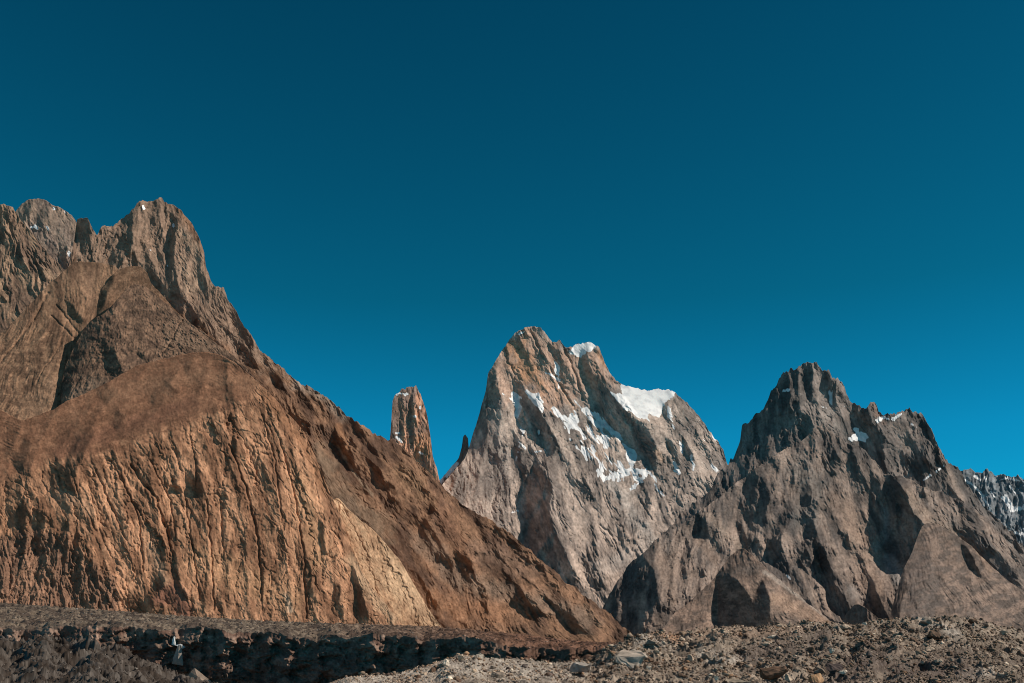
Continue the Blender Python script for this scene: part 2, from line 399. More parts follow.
# ---- the slender granite tower
m2 = empty('mountain', 'slender lone granite tower with blocky top rising behind the brown slope')
sheet('granite_tower', m2, [(384, 500), (388, 452), (390, 437), (391.5, 418), (392.5, 400), (396, 394), (400, 391), (401.5, 387), (405, 388), (407, 386), (416, 386), (418, 390), (421, 395), (425, 406), (427.5, 416), (430, 434), (431.5, 446), (432.5, 456), (436, 467), (438.5, 476), (450, 520), (460, 560)],
      [(380, 480), (400, 470), (440, 510), (470, 560)], (412, 440, 6900), (-0.5, 0.15),
      regions=(([(390, 400), (396, 395), (397, 440), (389, 450)], -0.45, 0.1), ([(398, 398), (402, 396), (404, 440), (400, 440)], 0.5, 0.1, .7), ([(411, 398), (414, 393), (414, 440), (413, 452), (411, 440)], 1.3, 0.1, .6),
               ([(419, 457), (426, 455), (431, 462), (437, 476), (430, 480), (420, 470)], 1.2, 0.5, .7), ([(415, 392), (424, 400), (430, 440), (434, 470), (424, 455), (415, 440)], -0.55, 0.25)),
      flow=((412, 430, 3),), flow_amp=0.30, lam=7.5, aspect=6, rough_amp=0.09, jag=0.8, warp=1.0, seed=210, albedo=(0.62, 0.32, 0.20), albedo2=(0.30, 0.20, 0.16), slab=0.5, teeth=0.5, x0=384, x1=455,
      paints=(([(414, 435), (430, 435), (433, 460), (416, 455)], 0, (0.60, 0.29, 0.15), 0.9),),
      snows=(([(397, 394), (401, 393), (406, 394)], 1.6), ([(392, 432), (395, 433), (399, 433)], 0.9), ([(396, 437), (402, 442)], 0.6), ([(413, 416), (415, 417)], 0.8), ([(420, 406), (421, 408)], 0.8), ([(420, 453), (422, 454)], 0.8)))

# ---- Great massif in the middle
m3 = empty('mountain', 'big pale granite massif with a white snowfield on its shoulder, centre of the range')
sheet('rock_spire', m3, [(424, 505), (436, 484), (441, 479), (449, 470), (456, 461), (459, 457), (462, 446), (463, 437), (465, 434), (468, 438), (468.6, 446), (469.5, 453), (471, 466), (474, 500)],
      [(420, 510), (490, 520)], (455, 480, 7900), (0.3, 0.4), flow=((450, 470, -20),), flow_amp=0.2, lam=8, rough_amp=0.12, jag=0.4, warp=0.8, teeth=0.0, seed=300, x0=428, x1=474,
      albedo=(0.30, 0.25, 0.22), snows=(([(440, 481), (447, 474), (457, 464)], 2.2),))
FT = [(425, 510), (436, 492), (448, 477), (460, 465), (467, 454), (473, 433), (480, 411), (486, 389), (488, 374), (497, 358), (506, 345), (511, 336), (514, 333), (521, 330), (528, 327), (535, 325), (540, 328), (546, 334), (552, 342),
      (556, 343), (560, 340), (565, 346), (571, 347), (577, 344), (587, 342), (594, 344), (599, 348), (604, 361), (610, 372), (616, 380), (622, 385), (636, 388), (647, 390), (661, 389), (676, 391), (683, 400), (690, 407), (697, 413), (705, 424), (714, 437), (719, 443),
      (723, 447), (727, 464), (740, 500), (760, 560)]
sheet('granite_massif', m3, FT, [(425, 500), (450, 500), (500, 540), (560, 595), (620, 640), (640, 590), (700, 530), (740, 520), (770, 580)], (590, 520, 7300), (-0.28, 0.60),
      regions=(
        ([(484, 395), (500, 345), (535, 320), (560, 345), (580, 350), (590, 420), (560, 425), (520, 385)], -0.35, 0.33, 3),
        ([(466, 460), (472, 433), (486, 400), (487, 440), (479, 449)], 1.6, 0.15, 0.9),
        ([(486, 385), (492, 378), (499, 392), (503, 412), (499, 434), (487, 443)], 0.75, 0.15, 1.0),
        ([(519, 388), (532, 396), (542, 412), (550, 432), (551, 444), (543, 437), (533, 424), (526, 432), (520, 436), (517, 420)], 0.95, 0.35, 1.2),
        ([(580, 355), (587, 350), (590, 368), (606, 388), (626, 411), (646, 425), (655, 444), (657, 466), (648, 465), (632, 449), (615, 434), (603, 416), (593, 398), (586, 378)], 0.95, 0.15, 0.8),
        ([(583, 400), (591, 399), (603, 417), (632, 450), (648, 467), (625, 470), (600, 450), (588, 425)], -0.25, 0.85, 1.0),
        ([(589, 350), (600, 350), (624, 388), (680, 398), (724, 448), (726, 462), (700, 475), (660, 465), (655, 440), (640, 422), (606, 385)], -0.75, 0.45, 1.2),
        ([(662, 404), (667, 402), (672, 415), (668, 420), (662, 415)], 0.8, 0.3, 0.8),
        ([(664, 434), (672, 440), (683, 458), (681, 465), (672, 456)], 1.2, 0.2, 0.8), ([(683, 440), (692, 450), (694, 459), (687, 456)], 1.1, 0.2, 0.8),
        ([(545, 462), (552, 482), (549, 503), (554, 525), (567, 558), (573, 570), (565, 580), (554, 575), (545, 562), (535, 552), (522, 542), (531, 520), (524, 497), (529, 477)], 1.55, 0.30, 0.9),
        ([(515, 524), (530, 506), (545, 488), (548, 492), (537, 512), (522, 534)], -0.2, 0.9, 0.8), ([(537, 554), (546, 540), (554, 530), (556, 536), (548, 552), (543, 560)], -0.2, 0.9, 0.8),
        ([(547, 448), (556, 436), (560, 440), (553, 452)], 1.2, 0.2, 0.8),
        ([(550, 455), (600, 480), (660, 520), (640, 600), (575, 570), (556, 525)], -0.32, 0.80, 4),
        ([(440, 490), (470, 455), (486, 450), (520, 450), (528, 480), (520, 520), (490, 525)], -0.1, 0.75, 3),
      ),
      flow=((500, 400, 8), (540, 370, 28), (570, 400, 30), (620, 410, 30), (690, 440, 28), (500, 500, 0), (580, 520, 28), (640, 500, 5), (600, 560, 15)), flow_amp=0.10, lam=13, aspect=5.0, rough_amp=0.08, spur=0.13, spur_lam=34, block=0.35,
      albedo=(0.47, 0.365, 0.305), albedo2=(0.26, 0.21, 0.185), slab=0.6, ribs=([(519,335),(529,358),(539,380),(553,398)],[(531,333),(543,354),(555,380),(571,404)],[(555,347),(571,370),(583,394),(592,410)],[(602,351),(612,364),(622,377)],[(498,357),(496,374),(502,395),(503,414)],[(507,347),(511,370),(525,390),(545,418),(552,436)],[(653,421),(668,440),(676,460),(680,474)],[(664,406),(679,433),(691,450),(698,465)],[(674,397),(689,420),(704,440),(715,465)],[(686,402),(708,433),(721,456)],[(592,421),(609,440),(628,460),(640,472)],[(560,442),(548,462),(551,487),(556,522),(568,557),(573,568)],[(546,490),(536,505),(527,517)],[(553,532),(540,552)],[(619,490),(625,515),(646,537)],[(652,497),(647,520)],[(664,492),(661,510)],[(486,442),(477,486)],[(499,442),(508,486)],[(521,440),(521,465),(528,490)],[(464,458),(455,482)],[(575,430),(590,455),(600,470)],[(560,450),(585,480),(610,520)],[(590,350),(600,372),(615,392)],[(575,480),(592,520),(600,560)],[(690,470),(684,490)],[(541,350),(556,376)]), rib=0.6, teeth=0.25, seed=310, jag=0.7, warp=1.4,
      amp_mod=(([(614, 383), (680, 388), (664, 425), (640, 420)], 0.06, 2), ([(569, 342), (600, 342), (590, 352), (575, 356)], 0.3, 2)),
      cuts=(([(608, 530), (616, 545), (622, 560)], 1.0, 2.0), ([(600, 525), (612, 535)], 0.9, 1.6), ([(530, 330), (545, 360), (560, 385), (572, 405)], 1.4, 3.2), ([(565, 350), (575, 375), (584, 400)], 1.2, 2.6), ([(640, 500), (652, 520)], 1, 2)),
      paints=(([(488, 385), (500, 350), (530, 322), (560, 345), (598, 350), (620, 380), (600, 385), (580, 400), (550, 410), (520, 392), (500, 400)], 0, (0.54, 0.33, 0.235), 0.85), ([(507, 345), (520, 338), (532, 360), (545, 388), (535, 388), (520, 378), (511, 365)], 0, (0.60, 0.30, 0.16), 0.9), ([(553, 410), (560, 385), (572, 410)], 3, (0.5, 0.3, 0.2), 0.5),
              ([(598, 352), (606, 366)], 2.5, (0.6, 0.32, 0.18), 0.8), ([(612, 484), (625, 500), (640, 525), (652, 540)], 7, (0.55, 0.48, 0.43), 0.8), ([(600, 570), (620, 560), (640, 550)], 9, (0.52, 0.46, 0.42), 0.5),
              ([(594, 450), (600, 458)], 3, (0.6, 0.35, 0.22), 0.7), ([(500, 450), (505, 480)], 8, (0.33, 0.28, 0.25), 0.6), ([(655, 450), (662, 460)], 3, (0.55, 0.36, 0.25), 0.7)),
      dust=(([(545,400),(575,405),(622,432),(655,470),(660,492),(600,485),(565,440)],-0.12),([(500,385),(545,395),(552,440),(520,455),(500,430)],-0.8),([(605,380),(680,385),(720,460),(690,480),(660,430)],-0.95),([(505,330),(560,335),(580,400),(540,395),(515,360)],-1.1)),
      snows=(([(569, 352), (575, 345.5), (587, 341), (599, 346), (594, 349), (587, 352), (581, 357), (577, 357)], 0), ([(523, 389), (529, 393), (539, 393), (545, 408), (542, 412), (533, 402)], 0),
             ([(552, 408), (562, 417), (572, 424), (580, 430), (585, 438)], 2.1), ([(583, 410), (594, 414), (606, 426), (618, 436)], 2.5), ([(590, 418), (601, 428)], 2), ([(588, 430), (596, 440), (604, 448)], 0.9),
             ([(622, 383), (636, 386), (647, 388), (662, 387), (677, 389), (674, 396), (664, 403), (661, 408), (662, 421), (657, 416), (647, 413), (651, 423), (641, 418), (628, 411), (619, 402), (611, 393), (622, 394)], 0),
             ([(597, 471), (604.5, 479), (612, 478), (619.5, 472), (630, 470), (644, 474)], 2.3), ([(644, 475), (639, 483), (632, 489)], 1.4), ([(637, 470), (650, 473), (654, 477), (657, 488)], 1.5), ([(610, 478), (628, 474)], 2.2),
             ([(674, 463), (679, 474)], 2), ([(691, 457), (694, 469)], 1.4), ([(712, 465), (717, 471)], 1.2), ([(503, 394), (511, 399)], 0.9), ([(519, 442), (525, 448)], 1.0), ([(511, 513), (518, 511)], 0.9),
             ([(536, 452), (545, 450)], 0.7), ([(520, 428), (523, 431), (522, 436)], 0.9), ([(519, 334), (524, 332)], 0.6), ([(545, 372), (560, 380)], 0.5), ([(556, 378), (559, 381)], 0.8), ([(574, 400), (583, 410)], 0.6),
             ([(604, 452), (612, 464)], 0.5), ([(520, 443), (516, 460)], 0.3), ([(655, 488), (668, 499)], 0.5), ([(697, 418), (700, 421)], 0.9), ([(712, 436), (715, 440)], 0.9), ([(580, 440), (594, 455), (606, 470)], 0.35)))

# ---- the dark peak on the right
m4 = empty('mountain', 'dark craggy grey-brown peak with a notched summit, right side of the range')
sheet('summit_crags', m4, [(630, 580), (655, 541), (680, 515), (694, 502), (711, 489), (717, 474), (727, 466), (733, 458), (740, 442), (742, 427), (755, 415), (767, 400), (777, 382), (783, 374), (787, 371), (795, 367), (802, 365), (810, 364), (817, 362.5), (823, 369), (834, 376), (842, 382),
      (847, 395), (851, 404), (859, 405), (866, 408.5), (869, 402), (874, 398), (879, 410), (884, 416), (894, 414), (902, 411), (909, 410), (919, 413), (929, 422), (934, 435), (940, 448), (945, 460), (951, 463), (961, 471), (970, 488), (982, 503), (999, 520), (1012, 532), (1024, 545), (1070, 590), (1130, 630)],
      [(630, 600), (700, 540), (740, 500), (800, 455), (900, 520), (1000, 600), (1130, 650)], (850, 460, 5600), (-0.12, 0.45),
      regions=(([(655, 560), (690, 505), (716, 474), (732, 460), (742, 425), (775, 390), (790, 392), (796, 410), (812, 417), (815, 432), (775, 455), (735, 485), (700, 515)], 1.35, 0.2, 1.5),
               ([(776, 384), (786, 372), (792, 385), (788, 392)], 0.5, 0.2), ([(806, 368), (812, 364), (813, 395), (807, 398)], 1.0, 0.1), ([(792, 372), (797, 368), (800, 390), (795, 394)], 0.9, 0.1),
               ([(824, 372), (842, 384), (846, 398), (836, 394), (828, 384)], 0.5, 0.2), ([(800, 395), (846, 400), (855, 432), (845, 440), (825, 425), (810, 412)], -0.5, 0.6, 2),
               ([(851, 406), (866, 411), (873, 424), (868, 434), (855, 430)], 0.5, 0.4, 1), ([(869, 402), (874, 399), (876, 414), (870, 412)], 0.3, 0.1, .6), ([(872, 424), (884, 424), (887, 450), (876, 475), (862, 465)], 0.7, 0.3, 1.5),
               ([(912, 415), (930, 424), (935, 440), (926, 438)], 0.3, 0.3), ([(886, 420), (905, 415), (915, 440), (910, 470), (896, 440)], -0.25, 0.4, 2), ([(906, 436), (920, 440), (930, 462), (925, 480), (912, 465)], 0.75, 0.3, 1.2),
               ([(933, 440), (948, 462), (985, 510), (1030, 560), (1000, 560), (950, 500)], -0.6, 0.7, 2)),
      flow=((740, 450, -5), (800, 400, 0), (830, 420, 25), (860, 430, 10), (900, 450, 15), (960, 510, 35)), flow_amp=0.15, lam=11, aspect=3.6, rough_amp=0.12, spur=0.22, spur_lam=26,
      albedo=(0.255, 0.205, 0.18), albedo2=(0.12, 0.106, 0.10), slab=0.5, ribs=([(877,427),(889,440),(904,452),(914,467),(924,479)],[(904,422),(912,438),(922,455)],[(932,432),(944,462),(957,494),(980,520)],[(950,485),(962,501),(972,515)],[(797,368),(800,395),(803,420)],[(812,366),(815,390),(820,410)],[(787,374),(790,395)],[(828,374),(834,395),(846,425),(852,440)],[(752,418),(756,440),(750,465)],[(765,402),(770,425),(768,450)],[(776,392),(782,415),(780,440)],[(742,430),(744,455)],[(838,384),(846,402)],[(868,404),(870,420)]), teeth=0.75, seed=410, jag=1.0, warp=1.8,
      paints=(([(813, 370), (822, 375), (822, 395), (814, 396)], 0, (0.38, 0.31, 0.27), 0.8), ([(800, 398), (825, 400), (845, 430), (835, 430), (812, 412)], 0, (0.38, 0.32, 0.28), 0.6), ([(893, 425), (905, 432), (908, 450)], 5, (0.38, 0.29, 0.24), 0.8),
              ([(936, 440), (945, 462), (960, 500)], 4, (0.40, 0.29, 0.23), 0.7), ([(873, 402), (876, 412), (884, 422)], 3, (0.36, 0.24, 0.19), 0.8)),
      dust=(([(775,365),(845,375),(880,410),(950,420),(960,470),(880,450),(820,420)],-1.05),),
      snows=(([(849, 439), (855, 432), (869, 433), (864, 441), (856, 442)], 0), ([(877, 421), (885, 417), (892, 420)], 1.6), ([(892, 420), (902, 413.5)], 0.9), ([(924, 480), (944, 466)], 0.8), ([(783, 391), (789, 390)], 0.9), ([(820, 406), (826, 408)], 0.6), ([(856, 431), (858, 433)], 2), ([(912, 424), (918, 428)], 0.5)))
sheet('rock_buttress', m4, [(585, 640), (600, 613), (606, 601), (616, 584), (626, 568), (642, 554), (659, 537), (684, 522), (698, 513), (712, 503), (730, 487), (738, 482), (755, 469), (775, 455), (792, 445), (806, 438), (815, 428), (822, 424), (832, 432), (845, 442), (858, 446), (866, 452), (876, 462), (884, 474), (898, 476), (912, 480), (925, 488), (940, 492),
      (955, 498), (970, 507), (985, 517), (1000, 533), (1015, 550), (1030, 565), (1080, 610), (1120, 640)],
      [(580, 645), (1130, 650)], (800, 600, 4700), (-0.18, 0.85),
      regions=(([(606, 601), (626, 566), (644, 552), (654, 572), (660, 600), (650, 622), (640, 632), (600, 625)], 1.5, 0.25, 1.0),
               ([(741, 487), (755, 474), (769, 478), (766, 500), (764, 527), (750, 543), (744, 513)], 1.1, 0.3, 1.2), ([(694, 526), (700, 519), (708, 518), (708, 536), (697, 535)], 1.3, 0.2, .8),
               ([(716, 545), (722, 542), (725, 556), (718, 557)], 1.1, 0.2, .8), ([(735, 522), (744, 527), (748, 548), (742, 550)], 1.1, 0.3, 0.8),
               ([(886, 484), (894, 478), (905, 494), (911, 506), (922, 521), (930, 538), (923, 556), (904, 571), (890, 565), (881, 557), (883, 541), (888, 520)], 1.7, 0.2, 0.9),
               ([(898, 497), (902, 495), (901, 520), (893, 535), (891, 530), (896, 515)], -0.3, 0.7, 0.7),
               ([(770, 530), (778, 515), (786, 512), (782, 545), (778, 570), (770, 560)], 1.1, 0.3, 1), ([(800, 562), (806, 545), (812, 524), (817, 530), (815, 548), (807, 570)], 1.2, 0.3, 1), ([(818, 550), (826, 546), (829, 566), (822, 577)], 1.2, 0.3, 1),
               ([(856, 530), (861, 532), (869, 556), (870, 566), (864, 562)], 1.2, 0.3, .8), ([(819, 575), (830, 562), (834, 572), (824, 583)], 1.0, 0.3, 1),
               ([(869, 576), (877, 595), (888, 618), (880, 622), (872, 605), (866, 588)], 1.3, 0.3, .9), ([(780, 470), (790, 462), (795, 480), (785, 500)], 0.8, 0.4, 1), ([(824, 440), (835, 445), (838, 470), (830, 480), (822, 462)], 0.8, 0.4, 1.2),
               ([(846, 455), (858, 452), (862, 478), (852, 490)], 0.7, 0.4, 1.2), ([(868, 470), (880, 478), (884, 500), (876, 520), (870, 500)], 0.8, 0.4, 1.2), ([(800, 480), (808, 470), (812, 500), (800, 515)], 0.9, 0.4, 1.2),
               ([(950, 520), (962, 520), (985, 540), (1006, 560), (1026, 590), (1012, 588), (990, 566), (965, 545)], 0.85, 0.5, 1.5), ([(975, 515), (990, 530), (998, 545), (985, 540)], 0.8, 0.5, 1.5),
               ([(820, 480), (860, 490), (880, 540), (868, 600), (835, 560), (820, 520)], -0.35, 0.8, 3)),
      flow=((640, 590, -10), (700, 540, -15), (760, 510, 10), (820, 500, 15), (850, 560, 25), (900, 520, 10), (980, 540, 38), (780, 560, 20)), flow_amp=0.12, lam=15, aspect=3.6, rough_amp=0.12, spur=0.20, spur_lam=44,
      albedo=(0.30, 0.225, 0.185), albedo2=(0.125, 0.106, 0.098), slab=0.45, ribs=([(820,418),(829,432),(839,455),(849,475)],[(814,435),(816,454),(805,469),(795,499)],[(849,445),(859,465),(869,489),(884,519)],[(782,455),(780,474),(765,509)],[(899,480),(909,499),(915,519)],[(900,485),(910,503),(924,525),(930,540)],[(863,510),(877,534),(884,556)],[(830,508),(847,531),(861,557),(870,574),(889,616)],[(814,525),(823,550),(835,569),(842,590)],[(952,524),(973,541),(994,567),(1011,588)],[(698,515),(712,527),(731,541)],[(741,501),(743,522),(750,540)],[(773,520),(764,532)],[(792,510),(787,532),(778,550)],[(818,506),(811,539),(797,574)],[(658,546),(655,562),(662,581),(662,606)],[(687,539),(690,556),(689,574),(684,600)],[(708,557),(703,578),(700,596)],[(759,530),(787,560),(811,590)],[(726,500),(722,520),(716,540)],[(760,472),(757,490)],[(836,590),(850,600),(856,612)],[(676,545),(672,570),(676,600)],[(975,515),(985,535),(1000,552)]), seed=420, jag=0.8, warp=2.4, block=0.3,
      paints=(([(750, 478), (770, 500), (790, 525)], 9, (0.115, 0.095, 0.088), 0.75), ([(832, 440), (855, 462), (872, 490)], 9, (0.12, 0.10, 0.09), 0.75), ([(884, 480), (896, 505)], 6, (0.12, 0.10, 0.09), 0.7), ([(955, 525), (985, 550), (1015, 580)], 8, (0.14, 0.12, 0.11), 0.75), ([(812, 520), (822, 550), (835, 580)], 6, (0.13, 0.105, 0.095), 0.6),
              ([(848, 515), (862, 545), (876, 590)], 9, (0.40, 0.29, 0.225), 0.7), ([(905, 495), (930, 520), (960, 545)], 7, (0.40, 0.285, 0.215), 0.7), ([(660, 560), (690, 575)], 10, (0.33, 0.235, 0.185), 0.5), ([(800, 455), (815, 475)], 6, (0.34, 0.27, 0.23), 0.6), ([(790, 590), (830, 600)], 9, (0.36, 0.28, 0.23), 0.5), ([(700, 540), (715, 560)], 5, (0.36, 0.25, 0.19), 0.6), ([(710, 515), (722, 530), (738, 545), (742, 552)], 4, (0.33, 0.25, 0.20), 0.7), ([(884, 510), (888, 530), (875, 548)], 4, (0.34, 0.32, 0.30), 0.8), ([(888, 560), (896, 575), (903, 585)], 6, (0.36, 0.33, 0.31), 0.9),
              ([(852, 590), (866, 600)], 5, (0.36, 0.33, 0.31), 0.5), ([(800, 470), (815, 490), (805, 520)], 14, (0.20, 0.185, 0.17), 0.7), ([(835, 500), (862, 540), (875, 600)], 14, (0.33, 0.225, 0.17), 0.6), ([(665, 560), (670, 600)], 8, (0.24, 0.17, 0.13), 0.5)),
      snows=(([(786, 575), (790, 579)], 0.5), ))
sheet('bare_dome', m4, [(878, 645), (888, 622), (896, 594), (903, 570), (912, 552), (918, 536), (922, 526), (928, 522), (938, 524), (952, 532), (970, 545), (987, 562), (1005, 578), (1024, 593), (1060, 615), (1100, 640)],
      [(870, 650), (1110, 650)], (960, 600, 4100), (-0.38, 0.80),
      regions=(([(885, 625), (896, 592), (903, 569), (912, 560), (907, 590), (901, 600), (899, 622)], 1.5, 0.25, 1), ([(903, 569), (918, 536), (925, 525), (933, 545), (928, 580), (915, 610), (902, 622), (908, 590)], 0.25, 0.75, 3),
               ([(961, 544), (966, 546), (974, 558), (981, 576), (975, 574), (967, 562)], 1.3, 0.3, 0.8)),
      flow=((910, 600, 0), (950, 570, 25), (1000, 600, 38)), flow_amp=0.07, lam=14, aspect=5, rough_amp=0.07, albedo=(0.27, 0.19, 0.15), albedo2=(0.17, 0.13, 0.11), seed=430, mottle=([(-400, 0), (1200, 0), (1200, 800), (-400, 800)],), jag=0.3, warp=1.5, x0=880,
      paints=(([(915, 560), (925, 590), (920, 620)], 16, (0.14, 0.115, 0.105), 0.7), ([(975, 545), (990, 570)], 3, (0.42, 0.27, 0.19), 0.6)))
sheet('rubble_cone', m4, [(652, 645), (661, 631), (670, 618), (680, 609), (691, 600), (702, 590), (712, 581), (722, 567), (731, 555), (737, 550), (743, 548), (755, 557), (764, 566), (773, 574), (786, 585), (799, 595), (810, 605), (820, 613), (835, 624), (850, 640)],
      [(650, 650), (860, 650)], (760, 610, 3900), (-0.42, 0.75),
      regions=(([(655, 640), (687, 601), (704, 590), (712, 582), (712, 600), (704, 625), (690, 632)], 0.95, 0.3, 1.2), ([(712, 582), (731, 556), (743, 549), (752, 557), (760, 575), (750, 594), (740, 582), (727, 575)], 0.25, 0.8, 1.5),
               ([(716, 581), (727, 575), (740, 582), (752, 597), (757, 590), (763, 580), (770, 597), (770, 622), (750, 630), (717, 625)], 1.7, 0.15, 0.9)),
      flow=((700, 610, -15), (740, 580, 0), (800, 600, 40)), flow_amp=0.08, lam=12, aspect=4, rough_amp=0.10, albedo=(0.29, 0.20, 0.155), albedo2=(0.19, 0.14, 0.115), seed=440, mottle=([(-400, 0), (1200, 0), (1200, 800), (-400, 800)],), jag=0.5, warp=1.5,
      paints=(([(780, 600), (800, 610), (825, 622)], 9, (0.42, 0.27, 0.19), 0.8), ([(765, 572), (790, 590), (830, 618)], 2.2, (0.5, 0.42, 0.36), 0.7), ([(725, 575), (750, 570)], 9, (0.17, 0.145, 0.13), 0.6)))
sheet('rock_knoll', m4, [(836, 650), (843, 620), (848, 611), (853, 606), (859, 604), (864, 607), (870, 611), (878, 618), (886, 624), (895, 640)], [(830, 650), (900, 650)], (860, 620, 3600), (1.1, 0.4),
      regions=(([(866, 606), (900, 606), (900, 640), (872, 640)], -0.1, 0.8),), flow=((860, 610, 0),), flow_amp=0.1, lam=10, rough_amp=0.15, albedo=(0.22, 0.16, 0.13), seed=450, jag=0.5)

# ---- the brown mountain on the left
m1 = empty('mountain', 'huge brown rock mountain with orange cliffs filling the left side')
sheet('granite_wall', m1, [(-220, 240), (-120, 190), (-50, 215), (0, 204.6), (6, 205), (13, 207), (15, 212), (22, 221), (28, 228), (34, 235), (42, 246), (48, 254), (58, 263), (66, 272), (80, 300)], [(-220, 420), (0, 370), (30, 330), (60, 290), (85, 310)], (20, 290, 2020), (-0.2, 0.35),
      flow=((0, 250, 5), (50, 270, 25)), flow_amp=0.17, lam=11, aspect=4.5, rough_amp=0.12, albedo=(0.37, 0.235, 0.155), albedo2=(0.22, 0.14, 0.10), seed=510, jag=0.7, mat=MAT_NEAR, warp=2, block=0.3,
      regions=(([(0, 208), (10, 210), (4, 240), (-5, 235)], 0.9, 0.2), ([(40, 262), (46, 270), (48, 282), (42, 275)], 1.0, 0.2), ([(17, 248), (21, 255), (20, 268), (16, 262)], 1.0, 0.2), ([(33, 250), (38, 253), (37, 264), (34, 262)], 1, 0.2), ([(0, 318), (20, 298), (12, 306), (0, 312)], 0.7, 0.3)))
sheet('granite_peak', m1, [(0, 240), (14, 213), (22, 204), (29, 199.5), (38, 198), (44, 199.5), (50, 203), (55.6, 206), (66, 211), (72, 216), (76, 221), (78, 226), (80, 245), (84, 270), (90, 290)], [(0, 280), (90, 290)], (50, 240, 2350), (-0.25, 0.25),
      flow=((40, 220, 15), (60, 240, 3)), flow_amp=0.15, lam=9, aspect=3, rough_amp=0.12, albedo=(0.36, 0.25, 0.185), albedo2=(0.26, 0.19, 0.155), seed=520, jag=0.5, mat=MAT_NEAR, x0=4, x1=88,
      regions=(([(16, 213), (30, 203), (32, 212), (27, 222), (24, 224)], 1.0, 0.3), ([(33, 222), (38, 212), (50, 208), (51, 216), (46, 225), (38, 228)], 0.8, 0.4), ([(57, 256), (66, 252), (69, 262), (64, 268), (58, 262)], 1.2, 0.2)),
      paints=(([(58, 232), (68, 245), (60, 248)], 6, (0.46, 0.33, 0.25), 0.7),),
      snows=(([(31, 227), (35, 227), (38, 228)], 1.3), ([(54, 208), (56, 209)], 0.9), ([(38, 198.6), (42, 199.5)], 0.6), ([(69, 253), (70, 256)], 1.5), ([(47, 226), (48, 230)], 0.7), ([(77, 240), (80, 244)], 0.7), ([(62, 210), (66, 213)], 0.5)))
